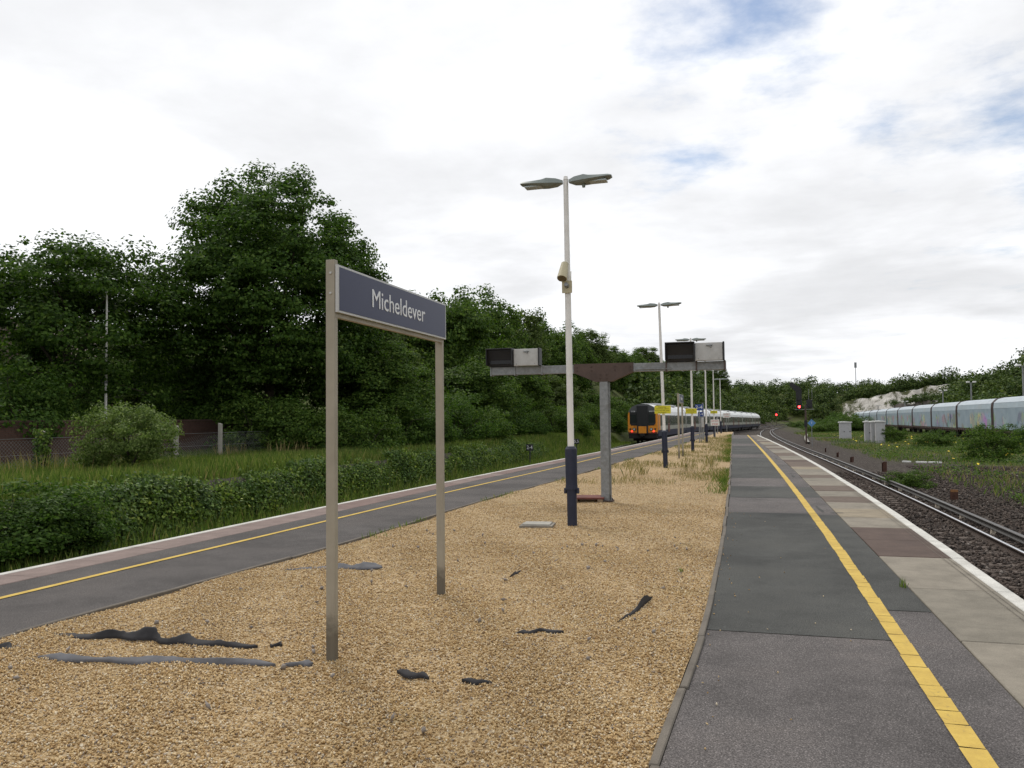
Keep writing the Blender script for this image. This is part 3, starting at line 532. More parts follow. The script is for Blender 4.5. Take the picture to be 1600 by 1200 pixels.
n = 1500; yy = rng.uniform(8, 60, n); P = np.c_[gra_L(yy) + .06 + rng.exponential(.07, n), yy, np.zeros(n)]; P = P[np.sin(P[:, 1] * 1.3) > .2]; tag(link('left_verge_weeds', blades('left_verge_weeds', P, .03, .1, .005, GRASS, .6)), 'short weeds along the edging beside the left asphalt', 'weeds', None, 'stuff')
for (u, v, nb, h, lab) in [(1412, 918, 26, .1, 'small green weed in the joint beside the pale coping slab'), (1075, 736, 34, .6, 'tall thin weed clump on the gravel beyond the second lamp post'), (1003, 742, 45, .3, 'low weed clump left of the second lamp post'), (1107, 730, 34, .42, 'weed clump between the second lamp post and the right asphalt'), (1128, 752, 60, .16, 'green weed patch against the edging of the right asphalt'), (1065, 893, 30, .05, 'tiny green weed on the near gravel by the right edging'), (985, 745, 12, .55, 'single tall dry stalk clump left of the second lamp')]:
    g = G(u, v); P = np.c_[rng.normal(g.x, h * .2, nb), rng.normal(g.y, h * .3 + .01, nb), np.zeros(nb)]; tag(link('weed_clump', blades('weed_clump', P, h * .3, h, .0035, GRASS if 'green' in lab else STRAW, .5)), lab, 'weed')
# yard weeds on the right
def rk(P): return patchy(P, .42, .12, .7)
tag(link('yard_weeds', blades('yard_weeds', scatter(90000, 7.2, 40, 20, 150, rk), .06, .32, .011, GRASS, .7)), 'patchy green weeds over the disused yard', 'weeds', None, 'stuff')
tag(link('yard_dry_weeds', blades('yard_dry_weeds', scatter(26000, 7.5, 36, 26, 140, lambda P: patchy(P, .3, .0, 2.2)), .1, .34, .009, STRAW, .5)), 'brownish dry weeds over the disused yard', 'weeds', None, 'stuff')
P = np.concatenate([scatter(60000, 7.4, 34, 18, 70, lambda P: patchy(P, .55, .15, 4)), scatter(60000, 8, 40, 60, 160, lambda P: patchy(P, .35, -.2, 4))]); P[:, 2] += rng.uniform(.0, .28, len(P)); Nn = np.tile([0, -.2, 1.], (len(P), 1)) + rng.normal(size=(len(P), 3)) * .5; Nn /= np.linalg.norm(Nn, axis=1)[:, None]
V, Fc = leaf_quads(P, Nn, .12, .09); tag(link('yard_ground_cover', mesh_np('yard_ground_cover', V, Fc, LEAF_B)), 'low leafy ground cover spreading over the yard ballast', 'weeds', None, 'stuff')
P = scatter(900, 9, 30, 28, 110, lambda P: patchy(P, .5, .5, 1)); P[:, 2] += rng.uniform(.3, .55, len(P)); Nn = np.tile([0, -.3, 1.], (len(P), 1)) + rng.normal(size=(len(P), 3)) * .2; Nn /= np.linalg.norm(Nn, axis=1)[:, None]
V, Fc = leaf_quads(P, Nn, .16, .16); tag(link('ragwort', mesh_np('ragwort', V, Fc, FLOWER)), 'yellow ragwort flowers dotted over the yard', 'flowers', None, 'stuff')
for u, v, sx, sz, k, lab in [(1545, 720, 1.0, .85, 0, 'round green bush in the yard in front of the wagons'), (1592, 703, .9, .8, 1, 'green bush at the right edge before the wagons'), (1452, 700, .9, .55, 0, 'low green bush in the yard left of the round bush'), (1470, 697, .8, .6, 1, 'dark low bush beside the wagons right of the cabinets'), (1392, 690, .9, .7, 0, 'bush just right of the three cabinets'), (1425, 760, .55, .3, 0, 'low weed bush on the ballast nearest the track'), (1545, 688, .9, .75, 1, 'bush half hiding the wagon wheels')]:
    p = G(u, v, -1.0); plant('yard_bush', SHR[k], gzp(p.x, p.y, -.1), lab, 'bush', None, (sx, sx, sz), random.uniform(0, 6), ('foliage', 'stem'))
for i, (u, x, sc, sz) in enumerate([(1285, 12, 1.6, .9), (1305, 15, 1.9, 1.2), (1325, 17, 2.0, 1.3), (1345, 19, 1.8, 1.2), (1295, 18, 2.2, 1.3), (1270, 13, 1.7, .9), (1332, 24, 2.4, 1.7), (1313, 22, 2.4, 1.8), (1240, 14, 2.0, .9)]):
    p = AX(u, 655, x); plant('thicket_bush', SHR[i % 2], gzp(x, min(p.y, 250), -.3), '%s green thicket bush %s behind the lone white cabinet' % (('wide low', 'tall')[sz > 1], ('at the left edge', 'left of centre', 'in the middle', 'at the right edge', 'in front at left', 'at the near left', 'farthest right', 'farthest in the middle', 'nearest the curving track')[i]), 'bush', 'thicket behind the cabinets', (sc, sc, sz), random.uniform(0, 6), ('foliage', 'stem'))
# far woods: read as one mass
def wood(name, pts, label, nq=420):
    V, Fc = [], []; base = [crown_points(1, .95, .75, 34, nq, .36, .8) for _ in range(4)]; c = 0
    for (x, y, z, rx, rz) in pts:
        P, Nn, _ = base[random.randrange(4)]; a = random.uniform(0, 6.28); ca, sa = math.cos(a), math.sin(a); Rz = np.array([[ca, -sa, 0], [sa, ca, 0], [0, 0, 1]])
        v, f_ = leaf_quads((P @ Rz.T) * [rx, rx, rz] + [x, y, z], Nn @ Rz.T, .17 * (rx + rz) * .5 + .1, .14 * (rx + rz) * .5 + .1); V.append(v); Fc.append(f_ + c); c += len(v)
    return tag(link(name, mesh_np(name, np.concatenate(V), np.concatenate(Fc), LEAF_F)), label, 'woodland', None, 'stuff')
CL0, CL1, CLY = AX(1330, 640, 62), AX(1476, 640, 100), 0
def chalk_zone(u, v): return 1322 < u < 1480
pts = []
for _ in range(5200):
    x = random.uniform(-60, 330); y = random.uniform(60, 480); z = float(ground_z(x, y)); hill = z - float(RAILZ(y)) + .17
    if hill < 1.2 or x < float(trk_L(min(y, 460))) + 5 and y < 380: continue
    u, v, d = project(np.array([[x, y, z]])); u, v, d = u[0], v[0], d[0]
    if not (1150 < u < 1640): continue
    if chalk_zone(u, v) and d > 250 and hill < 12.5: continue
    if random.random() > (.95 if d > 220 else .8): continue
    r = random.uniform(2.2, 4.2); pts.append((x, y, z - .6, r, r * random.uniform(.75, 1.35)))
    if len(pts) > 760: break
wood('hillside_wood', pts, 'dense dark green woodland over the far hills on the right')
pts = []
for _ in range(2600):
    y = random.uniform(70, 440); x = float(trk_L(y)) - random.uniform(5, 46); z = float(ground_z(x, y))
    u, v, d = project(np.array([[x, y, z]]))
    if not (960 < u[0] < 1300): continue
    r = random.uniform(1.6, 3.2); pts.append((x, y, z - .5, r, r * random.uniform(.8, 1.4)))
    if len(pts) > 420: break
wood('cutting_wood', pts, 'scrubby green woodland on the cutting slope behind the passenger train')
# chalk face in the old quarry
def chalk():
    M = Mat('chalk'); n = M.noise(.22, 8, .72); c = M.ramp(n, [(.3, (.3, .275, .245)), (.5, (.52, .495, .455)), (.7, (.66, .635, .6))])
    g = M.ramp(M.noise(.16, 9, .75, 'Object', (1, 1, .6)), [(.5, (0, 0, 0)), (.58, (1, 1, 1))]); M.col(M.mix(g, c, (.07, .075, .035))); M.rough(.95, 0, .1); M.bump(M.noise(.6, 6), .8, .8); return M.m
a, b = G(1326, 646, 0), G(1480, 640, 0); D = 385.
def at_depth(u, d): r = ray(u, 620); r = Vector((r.x, r.y, 0)) / (Vector((r.x, r.y, 0)).length); return r * d
A, B = at_depth(1316, 392), at_depth(1486, 372); nu, nv = 44, 12; V = []
for i in range(nu + 1):
    t = i / nu; p = A.lerp(B, t); topz = 7.0 + 7.2 * t ** .8 + .3 * math.sin(t * 17) + .25 * math.sin(t * 41)
    for j in range(nv + 1):
        s = j / nv; back = 9 * s ** 1.5 + 1.3 * math.sin(t * 23 + s * 5) + .8 * math.sin(t * 51 + s * 9); d = p.normalized()
        V.append((p.x + d.x * back, p.y + d.y * back, -2.2 + (topz + 2.2) * s))
w = nv + 1; Fc = [(i * w + j, (i + 1) * w + j, (i + 1) * w + j + 1, i * w + j + 1) for i in range(nu) for j in range(nv)]
struct(link('chalk_cliff', mesh_np('chalk_cliff', V, Fc, chalk(), True)))
A2, B2 = at_depth(1396, 300), at_depth(1560, 250); V = []
for i in range(31):
    t = i / 30; p = A2.lerp(B2, t); d = p.normalized()
    for j in range(6):
        s = j / 5; V.append((p.x + d.x * (6 * s + math.sin(t * 19 + s * 4)), p.y + d.y * (6 * s), -2 + (6.6 + 1.4 * math.sin(t * 3.1) + .5 * math.sin(t * 23)) * s))
struct(link('earth_bank', mesh_np('earth_bank', V, [(i * 6 + j, (i + 1) * 6 + j, (i + 1) * 6 + j + 1, i * 6 + j + 1) for i in range(30) for j in range(5)], simple('grey_earth', (.085, .075, .066), .95, var=.45, scale=.6), True)))
pts = []
for i in range(90):
    t = random.random(); p = A2.lerp(B2, t) if i % 2 else A.lerp(B, t); d = p.normalized(); k = 7 if i % 2 else -6 - 5 * random.random(); h = (4.6 + 1.4 * math.sin(t * 3.1)) if i % 2 else -1.8
    if i % 2 == 0 and random.random() < .65: continue
    r = random.uniform(1.3, 2.4); pts.append((p.x + d.x * k, p.y + d.y * k, h - .3, r, r * random.uniform(.5, .9)))
for i in range(46):
    t = i / 45 * 1.05; p = A.lerp(B, t); d = p.normalized(); r = random.uniform(2.4, 3.8); pts.append((p.x + d.x * 13, p.y + d.y * 14, 6.6 + 6.8 * t ** .8, r, r * random.uniform(.7, 1.25)))
wood('quarry_scrub', pts, 'scrub and trees along the top and foot of the white chalk face', 300)

# ------------------------------------------------------------------ garden wall, fence, house, pole at left
bw = thing('brick_wall', (0, 0, 0), 'dark red brick garden wall behind the willow bush', 'wall')
WX = -22.6
MORT = simple('mortar', (.075, .06, .05), .95); BR = [simple('wall_brick_%s' % c, v, .9, var=.25, scale=5) for c, v in (('dark', (.065, .036, .028)), ('red', (.085, .046, .035)), ('brown', (.075, .045, .035)))]
zb = float(ground_z(WX, 30)); MB().box((WX - .2, 13, zb - .5), (WX - .012, 41, zb + 1.42)).build('wall_core', MORT, bw); MB().box((WX - .24, 13, zb + 1.425), (WX + .03, 41, zb + 1.5), .01).build('coping', BR[2], bw)
allb = MB()
for row in range(19):
    y = 13 + (row % 2) * .1125
    while y < 40.8: allb.box((WX - .03, y + .005, zb + row * .075 + .005), (WX + random.uniform(-.002, .003), y + .215, zb + row * .075 + .068)); y += .225
o = allb.build('bricks', BR[1], bw); o['kind'] = 'stuff'
def fpost(u, v, x, h, lab, ivy=False):
    p = AX(u, v, x); t = thing('fence_post', gzp(x, p.y), lab, 'post'); MB().box((-.06, -.06, -.2), (.06, .06, h), .008).prism([(-.06, h), (.06, h), (.06, h + .02), (-.06, h + .06)], -.06, .06).build('shaft', CONC, t)
    if ivy:
        nn = 900; a = rng.uniform(0, 6.28, nn); zz = rng.uniform(0, h + .1, nn); rr = .1 + rng.uniform(0, .1, nn) * (1 + zz / h * .6); P = np.c_[np.cos(a) * rr, np.sin(a) * rr, zz]; Nn = np.c_[np.cos(a), np.sin(a), np.full(nn, .5)] + rng.normal(size=(nn, 3)) * .4; Nn /= np.linalg.norm(Nn, axis=1)[:, None]; V, Fc = leaf_quads(P, Nn, .09, .08); link('ivy', mesh_np('ivy', V, Fc, LEAF_D), t)
    return p.y
FX = -19.0
py_ = [fpost(65, 750, FX, 1.15, 'fence post wrapped in ivy at the left', True), fpost(275, 725, FX, 1.25, 'concrete fence post just right of the willow bush'), fpost(344, 722, FX, 1.3, 'concrete fence post furthest right on the left bank')]
fz = float(ground_z(FX, 24)); mb = bmesh.new()
def wire(p, q, r=.004):
    p, q = Vector(p), Vector(q); vs = [mb.verts.new(p + Vector((0, 0, r))), mb.verts.new(p - Vector((0, 0, r))), mb.verts.new(q - Vector((0, 0, r))), mb.verts.new(q + Vector((0, 0, r)))]; mb.faces.new(vs)
y = 12.0
while y < py_[2] + 4:
    sag = .1 + .25 * max(0, math.sin(y * .6)) ** 4; wire((FX, y, fz), (FX, y + 1.0, fz + 1.05 - sag)); wire((FX, y + 1.0, fz), (FX, y, fz + 1.05 - sag)); y += .11
for hz in (.05, .55, 1.0): wire((FX + .01, 12, fz + hz), (FX + .01, py_[2] + 4, fz + hz), .005)
me = bpy.data.meshes.new('chain_link'); mb.to_mesh(me); mb.free(); me.materials.append(GALV); tag(link('chain_link_fence', me), 'sagging chain link fence between the concrete posts', 'fence')
p = AX(165, 655, -24); t = thing('flagpole', gzp(-24, p.y), 'slim pale pole rising behind the willow bush', 'pole'); h = AX(165, 452, -24).z - t.location.z
MB().tube((0, 0, 0), (0, 0, h * .45), .055, .05).build('lower_pole', WHITE, t, True); MB().tube((0, 0, h * .45), (0, 0, h), .045, .035).tube((0, 0, h), (0, 0, h + .05), .045, .02).build('upper_pole', WHITE, t, True); MB().tube((0, 0, h * .45 - .05), (0, 0, h * .45 + .04), .065).build('collar', GALV, t)
hs = thing('house', (-52, 52, float(ground_z(-52, 52)) - .5), 'brick house with tiled roof half hidden behind the left trees', 'house', None, R(12))
HB = simple('house_brick', (.14, .09, .07), .9, var=.2, scale=4); ROOF = simple('roof_tile', (.1, .07, .06), .9, var=.3, scale=3)
MB().box((-6, -7, -.5), (6, 9, 4.6)).build('wall', HB, hs)
rf = MB().prism([(-6.6, 4.5), (6.6, 4.5), (0, 8.3)], -7.5, 9.5).build('roof', ROOF, hs); MB().box((-1, 3, 7), (0, 4, 9.3)).build('chimney', HB, rf)
for k, y in enumerate((-4.5, -.5, 3.5, 7)):
    for z in (.9, 3.0):
        w = MB().box((6.0, y - .6, z), (6.06, y + .6, z + 1.2)).build('window', TIMBER, hs); MB().box((6.03, y - .5, z + .1), (6.075, y - .03, z + 1.1)).box((6.03, y + .03, z + .1), (6.075, y + .5, z + 1.1)).build('pane', SCREEN, w)

# ------------------------------------------------------------------ station name signs
def post_mat():
    M = Mat('beige_post_dirty_foot'); n = M.noise(5, 6, .6); c = M.ramp(n, [(.3, (.29, .26, .205)), (.7, (.36, .325, .26))]); tc = M.new('ShaderNodeTexCoord'); sx = M.new('ShaderNodeSeparateXYZ'); M.L.new(tc.outputs['Object'], sx.inputs[0]); ad = M.new('ShaderNodeMath', operation='MULTIPLY_ADD'); M.L.new(M.noise(9, 5, .7), ad.inputs[0]); ad.inputs[1].default_value = -.35; M.L.new(sx.outputs[2], ad.inputs[2]); f = M.ramp(ad.outputs[0], [(0, (.75, .75, .75)), (.12, (0, 0, 0))]); c = M.mix(f, c, (.06, .05, .035)); st = M.ramp(M.noise(14, 4, .6, 'Object', (1, 1, .06)), [(.5, (0, 0, 0)), (.7, (.35, .35, .35))]); M.col(M.mix(st, c, (.2, .175, .13))); M.rough(.6, 0, .35); return M.m
POSTM = post_mat()
def name_sign(loc, length, label, word=None, top=2.585, th=.318, narrow=True):
    t = thing('station_sign', loc, label, 'sign')
    for y, hh in ((0.0, top + .035), (length, top - .01)):
        MB().box((-.0325, y - .0225, -.25), (.0325, y + .0225, hh), .004).build('post', POSTM, t)
    pn = MB().box((.036, -.02, top - th), (.056, length + .02, top), .003).build('panel', FRAME_G, t)
    MB().box((.05, 0.0, top - th + .015), (.0585, length - .0, top - .015)).build('panel_face', SIGNBLUE, pn)
    MB().box((.0, -.018, top - th - .03), (.034, length + .018, top - th - .002)).build('bottom_rail', BEIGE, t)
    for z in (top - .055, top - .19):
        b_ = MB().tube((.005, -.0225, z), (.005, -.032, z), .0085, .0075, 10).build('bolt', FRAME_G, t)
    if word: text('lettering', word, .19, LETTER, pn, face_mtx((.0595, length * .497, top - th * .5 - .002), '+x'), .507 * length)
    return t
name_sign((-2.64, 4.88, 0), 1.98, 'dark blue Micheldever station name sign on two beige posts, nearest the camera', 'Micheldever')
name_sign((-2.5, 31.4, 0), 1.93, 'farther dark blue Micheldever name sign on two beige posts beyond the second lamp', 'Micheldever', 2.42)

# ------------------------------------------------------------------ lamp posts
def lamp_parts():
    P = {}
    P['base_sleeve'] = (MB().tube((0, 0, -.1), (0, 0, .5), .072, .072, 24).tube((0, 0, .5), (0, 0, .56), .092, .088, 24).tube((0, 0, .56), (0, 0, 1.08), .085, .088, 24).tube((0, 0, 1.08), (0, 0, 1.12), .086, .06, 24).mesh('base_sleeve', NAVY, True))
    P['pole'] = (MB().tube((0, 0, 1.1), (0, 0, 3.45), .048, .046, 20).tube((0, 0, 3.45), (0, 0, 5.02), .043, .036, 20).tube((0, 0, 5.02), (0, 0, 5.07), .04, .03, 20).mesh('pole', WHITE, True))
    P['lug'] = MB().box((.075, -.03, .44), (.11, .03, .52), .005).box((-.11, -.03, .44), (-.075, .03, .52), .005).mesh('lug', NAVY)
    def head(s):
        mb = MB(); rows = [(.05, .045, .0, .05), (.14, .1, -.035, .075), (.28, .125, -.05, .085), (.36, .13, -.05, .055), (.5, .125, -.04, .035), (.64, .105, -.025, .025), (.69, .07, -.012, .015)]
        rings = []
        for x, hw, z0, z1 in rows:
            zt = x * .06; rings.append([mb.bm.verts.new((s * x, y, z + zt)) for y, z in ((-hw, z0 * .3), (-hw * .7, z0), (hw * .7, z0), (hw, z0 * .3), (hw * .75, z1 * .8), (0, z1), (-hw * .75, z1 * .8))])
        for a, b in zip(rings, rings[1:]):
            for i in range(7): mb.bm.faces.new((a[i], a[(i + 1) % 7], b[(i + 1) % 7], b[i]))
        mb.bm.faces.new(rings[0]); mb.bm.faces.new(rings[-1][::-1]); return mb.mesh('lamp_head', LAMPG, True)
    P['heads'] = [head(-1), head(1)]
    P['glass'] = [MB().box((min(s * .36, s * .62), -.085, -.03), (max(s * .36, s * .62), .085, -.006), .008).mesh('lens', GLASSY) for s in (-1, 1)]
    P['sensor'] = MB().tube((.27, 0, -.03), (.27, 0, -.085), .03, .022, 10).mesh('sensor', LAMPG)
    return P
LP = lamp_parts(); LPOS = []
def lamp(x, y, label, tilt=(0, 0), rz=0.0):
    t = thing('lamp_post', (x, y, 0), label, 'lamp post', 'lamp posts along the island platform', rz); t.rotation_euler = (tilt[1], tilt[0], rz); t.scale = (1, 1, 1.017)
    for k in ('base_sleeve', 'pole', 'lug'): link(k, LP[k], t)
    for i in (0, 1):
        h = link('lamp_head', LP['heads'][i], t, (0, 0, 4.97)); link('lens', LP['glass'][i], h)
    link('sensor', LP['sensor'], t, (0, 0, 4.97)); return t
lamp(-2.5, 11.85, 'nearest twin headed lamp post, white pole on dark blue sleeve, with loudspeaker', (-.006, 0))
lamp(-2.48, 25.9, 'second twin headed lamp post from the camera, with the nearest yellow notice', (-.022, 0))
lamp(-2.42, 38.1, 'third twin headed lamp post from the camera, with a yellow notice')
lamp(-2.38, 50.5, 'fourth lamp post from the camera, beside the blue numbered signs')
lamp(-2.42, 63.5, 'fifth lamp post from the camera, with the farthest yellow notice')
lamp(-2.42, 79.5, 'farthest twin headed lamp post at the platform end')
# loudspeaker and its box on the first lamp
t = thing('loudspeaker', (-2.52, 11.85, 3.6), 'cream cylindrical loudspeaker on the nearest lamp post', 'loudspeaker')
MB().tube((-.03, -.04, .24), (-.05, -.17, .0), .055, .075, 18).build('horn', CREAM, t, True); MB().tube((-.05, -.171, -.001), (-.05, -.175, -.008), .066, .066, 18).build('grille', simple('grille_brown', (.16, .13, .08), .7), t); MB().box((-.075, -.07, -.2), (.075, -.045, -.02), .004).build('mounting_plate', CREAM, t); MB().tube((0, -.07, -.1), (0, -.13, -.08), .035, .03).build('bracket', GALV, t); MB().tube((.06, -.05, .12), (.06, -.06, -.02), .006, .006, 6).build('cable', CREAM, t)
def notice(x, y, z, w, h, label):
    t = thing('notice_sign', (x, y, z), label, 'notice', None); MB().box((-w / 2, -.012, -h / 2), (w / 2, 0, h / 2), .004).build('plate', YSIGN, t); MB().box((-.06, 0, -.02), (.06, .05, .02)).build('clamp', GALV, t)
    for i, ln in enumerate(('Please stay', 'behind the yellow', 'line until the train', 'has stopped')): text('lettering', ln, .048, INK, t, face_mtx((-w * .03, -.0135, h * .32 - i * h * .215), '-y'), w * (.5, .78, .86, .5)[i], .0005)
notice(-2.53, 25.8, 1.79, .5, .25, 'yellow notice on the second lamp post, nearest of the yellow notices'); notice(-2.45, 38.0, 1.82, .5, .24, 'yellow notice on the third lamp post, middle of the yellow notices'); notice(-2.42, 63.4, 1.9, .52, .22, 'smallest yellow notice, on the fifth lamp post')
# ------------------------------------------------------------------ monitor gantry
gx0, gy0 = -2.57, 15.24; t = thing('monitor_gantry', (gx0, gy0, 0), 'galvanised T shaped gantry with brown centre bracket behind the nearest lamp', 'gantry')
MB().box((-.078, -.078, 0), (.078, .078, 2.36), .012).build('post', GALV, t); MB().box((-.14, -.14, 0), (.14, .14, .02), .003).prism([(.078, .02), (.15, .02), (.078, .12)], -.01, .01).prism([(-.078, .02), (-.15, .02), (-.078, .12)], -.01, .01).build('base_plate', RUSTP, t)
for s in (-1, 1): MB().box((min(s * .0, s * 2.22) if s < 0 else .001, -.07, 2.4), (2.22 if s > 0 else -.001, .07, 2.555), .006).build('beam', GALV, t)
br = MB().prism([(-.56, 2.57), (.56, 2.57), (.56, 2.4), (.16, 2.23), (-.16, 2.23), (-.56, 2.4)], -.086, .086).build('centre_bracket', RUSTP, t)
MB().tube((.1, -.02, 0), (.1, -.02, 2.4), .014, .014, 8).tube((.6, -.082, 2.44), (1.25, -.082, 2.44), .011, .011, 6).build('conduit', GALV, t)
bm_ = MB().tube((0, -.086, 0), (0, -.1, 0), .013, .011, 6).mesh('bolt', RUSTP)
for x, z in ((-.5, 2.5), (-.5, 2.44), (-.22, 2.51), (-.22, 2.44), (.22, 2.51), (.22, 2.44), (.5, 2.5), (.5, 2.44), (-.06, 2.29), (.06, 2.29), (-.06, 2.36), (.06, 2.36)): link('bolt', bm_, br, (x, 0, z))
for x in (-1.72, -1.18, 1.16, 1.7, 2.2, -2.2): MB().box((x - .012, -.09, 2.385), (x + .012, .09, 2.565)).build('clamp', RUSTP if x > 0 else GALV, t)
def monitor(x, kind, label):
    t = thing('monitor_housing', (gx0 + x, gy0, 2.558), label, 'monitor'); w = .255
    if kind == 'dark':
        MB().prism([(.25, .004), (.25, .33), (-.2, .34), (-.2, .29), (-.12, .004)], -w, w, 'x').build('housing', BLACK, t); MB().box((-w + .03, -.132, .05), (w - .03, -.126, .28)).build('screen', SCREEN, t, loc=(0, -.02, 0)); MB().box((-w - .006, -.29, .325), (w + .006, -.1, .345), .003).box((-w - .006, -.28, .02), (-w + .008, -.1, .33)).box((w - .008, -.28, .02), (w + .006, -.1, .33)).build('hood', BLACK, t)
    else:
        MB().box((-w, -.2, .004), (w - .03, -.02, .325), .008).build('housing', SILVER, t); MB().box((w - .028, -.22, .0), (w, .0, .335), .004).build('end_plate', BLACK, t)
        MB().box((-.06, -.225, .265), (.05, -.2, .285), .003).box((.0, -.23, .235), (.025, -.2, .285), .003).build('latch', GALV, t)
        for a in (-.2, .16): MB().tube((a, -.2, .04), (a, -.206, .04), .008).build('rivet', GALV, t)
monitor(-1.98, 'dark', 'dark hooded monitor housing on the far left end of the gantry'); monitor(-1.45, 'silver', 'silver backed monitor housing on the left arm of the gantry'); monitor(1.42, 'dark', 'dark hooded monitor housing on the right arm of the gantry'); monitor(1.945, 'silver', 'silver backed monitor housing on the right end of the gantry')
# ------------------------------------------------------------------ things lying on the gravel
p = G(840, 820); t = thing('chamber_cover', (p.x, p.y, 0), 'flat concrete cable chamber cover left of the nearest lamp base', 'cover', None, .1); MB().box((-.2, -.17, -.03), (.2, .17, .03), .006).build('lid', CONC, t); MB().box((-.24, -.21, -.04), (.24, .21, .012), .006).build('frame', simple('weathered_frame', (.2, .18, .15), .9), t)
p = G(920, 784); t = thing('timber_pallet', (p.x - .06, p.y + .2, 0), 'low red topped timber base behind the nearest lamp post', 'base', None, .12)
for k in range(3): MB().box((-.3, -.28 + k * .19, .05), (.32, -.11 + k * .19, .085), .006).build('plank', simple('red_plank', (.13, .045, .035), .85, var=.3), t)
for k in (-.27, .2): MB().box((k, -.28, -.03), (k + .1, .28, .05), .005).build('bearer', TIMBER, t)
def flap(pix, h, mat, label, back=.06):
    """torn edge of weed membrane: a thin crumpled sheet that comes out of the gravel and folds over"""
    P = [G(u, v) for u, v in pix]; n = len(P); Q = []; m = 9 * (n - 1)
    for i in range(m + 1):
        t = i / m * (n - 1); k = min(int(t), n - 2); Q.append((P[k].lerp(P[k + 1], t - k), h[k] * (1 - t + k) + h[k + 1] * (t - k)))
    o0 = Q[0][0].copy(); V = []; w1, w2 = random.uniform(0, 6), random.uniform(0, 6); rw = 0.0
    for i, (p, hh) in enumerate(Q):
        tp = min(1, i / 5, (m - i) / 5) ** .7; rw = rw * .6 + random.uniform(-.3, .3); jj = .018 * math.sin(i * .5 + w1) + .006 * rw
        hh = max(.003, hh * (.95 if len(pix) > 6 else .62) * tp * (.75 + .35 * math.sin(i * .43 + w2) + .35 * rw)); bk = back * .85 * tp * (.9 + .4 * math.sin(i * .31 + w1) + .3 * rw); q = p - o0; d = Vector((-.25, 1, 0))
        for fy, fz in ((-.3, -.012), (.15, .12), (.55, .55), (.85, .9), (1.0, 1.0), (1.12, .82)):
            c = .16 * math.sin(i * 1.7 + fy * 5) + .1 * random.uniform(-1, 1); V.append(tuple(q + d * (bk * (fy + c * .5 * tp)) + Vector((0, jj, (fz if fz < 0 else .004 + hh * (fz + c * .25)) if fz < 0 else .004 + hh * (fz + c * .25)))))
    Fc = [(i * 6 + j, (i + 1) * 6 + j, (i + 1) * 6 + j + 1, i * 6 + j + 1) for i in range(len(Q) - 1) for j in range(5)]
    o = link('fabric_strip', mesh_np('fabric_strip', V, Fc, mat, False), None, o0); md = o.modifiers.new('thick', 'SOLIDIFY'); md.thickness = .002; return tag(o, label, 'fabric')
flap([(65, 993), (140, 996), (190, 995), (235, 998), (262, 1004), (300, 1005), (345, 1008), (402, 1010)], [.01, .015, .07, .075, .03, .05, .02, .012], FABRIC, 'long black torn weed fabric fold standing up from the gravel at left', .05)
flap([(50, 1028), (110, 1030), (180, 1033), (260, 1034), (345, 1036), (432, 1038)], [.02, .035, .018, .04, .045, .015], FABRIC_G, 'long dusty grey weed fabric strip in front of the black fold', .055)
flap([(446, 1037), (470, 1038), (490, 1036)], [.015, .02, .012], FABRIC_G, 'short grey weed fabric scrap beside the left sign post', .05)
flap([(446, 890), (500, 889), (535, 888), (565, 887), (598, 886)], [.012, .02, .075, .06, .012], FABRIC_G, 'grey weed fabric hump behind the left sign post', .12)
flap([(618, 1050), (648, 1057), (672, 1058)], [.02, .05, .01], FABRIC, 'dark pointed fabric scrap right of the left sign post', .05)
flap([(720, 1064), (750, 1066), (770, 1068)], [.012, .022, .018], FABRIC, 'thin dark fabric scrap in the middle foreground gravel', .03)
flap([(806, 990), (830, 988), (850, 985), (880, 988)], [.015, .025, .012, .008], FABRIC, 'thin curved dark fabric edge in the middle of the gravel', .03)
flap([(965, 972), (985, 962), (1003, 947), (1020, 932)], [.012, .02, .075, .09], FABRIC, 'upright dark fabric scrap near the right edging', .04)
flap([(798, 900), (806, 896), (814, 893)], [.015, .025, .02], FABRIC, 'tiny dark fabric scrap in the gravel before the nearest lamp', .03)
flap([(-30, 1012), (0, 1015), (24, 1013)], [.04, .05, .015], FABRIC, 'dark fabric scrap cut by the left picture edge', .05)
flap([(420, 1008), (432, 1008), (443, 1006)], [.012, .02, .012], FABRIC, 'tiny dark fabric scrap at the right end of the black fold', .03)
# ------------------------------------------------------------------ small signs near the platform end
def post_sign(name, loc, h, w, sh, face, label, lines=(), ink=LETTER, post=GALV, ph=None, pw=.03, cat='sign'):
    t = thing(name, loc, label, cat); MB().box((-pw, -pw, -.2), (pw, pw, h if ph is None else ph)).build('post', post, t); MB().box((-w / 2, -.05, h - sh), (w / 2, -.034, h), .003).build('plate', face, t)
    for i, (s, sz, wd) in enumerate(lines): text('lettering', s, sz, ink, t, face_mtx((0, -.052, h - sh * (.5 + i) / len(lines)), '-y'), wd, .001)
    return t
post_sign('number_sign', (-2.78, 50.3, 0), 2.3, .48, .36, BLUE_S, 'upper blue sign reading 2-4 left of the fourth lamp post', [('2-4', .3, .4)], LETTER)
post_sign('number_sign', (-2.75, 51.5, 0), 1.86, .34, .28, BLUE_S, 'lower blue sign below the upper 2-4 sign beside the fourth lamp post', [('2-4', .2, .26)], LETTER)
post_sign('warning_sign', (-2.3, 62, 0), 1.35, .62, .45, WSIGN, 'white and red warning sign beside the fifth lamp post', [('DO NOT', .16, .5), ('PASS', .16, .4)], RED_INK)
post_sign('warning_sign', (-2.0, 84.5, 0), 1.9, .75, .45, WSIGN, 'white and orange warning sign on a thin post at the platform end', [('DO NOT', .15, .4), ('CROSS', .15, .4)], RED_INK)
post_sign('stop_marker', (-2.6, 76, 0), 1.55, .36, .4, BLACK, 'black marker board reading S near the platform end', [('S', .34, .2)], LETTER, GALV)
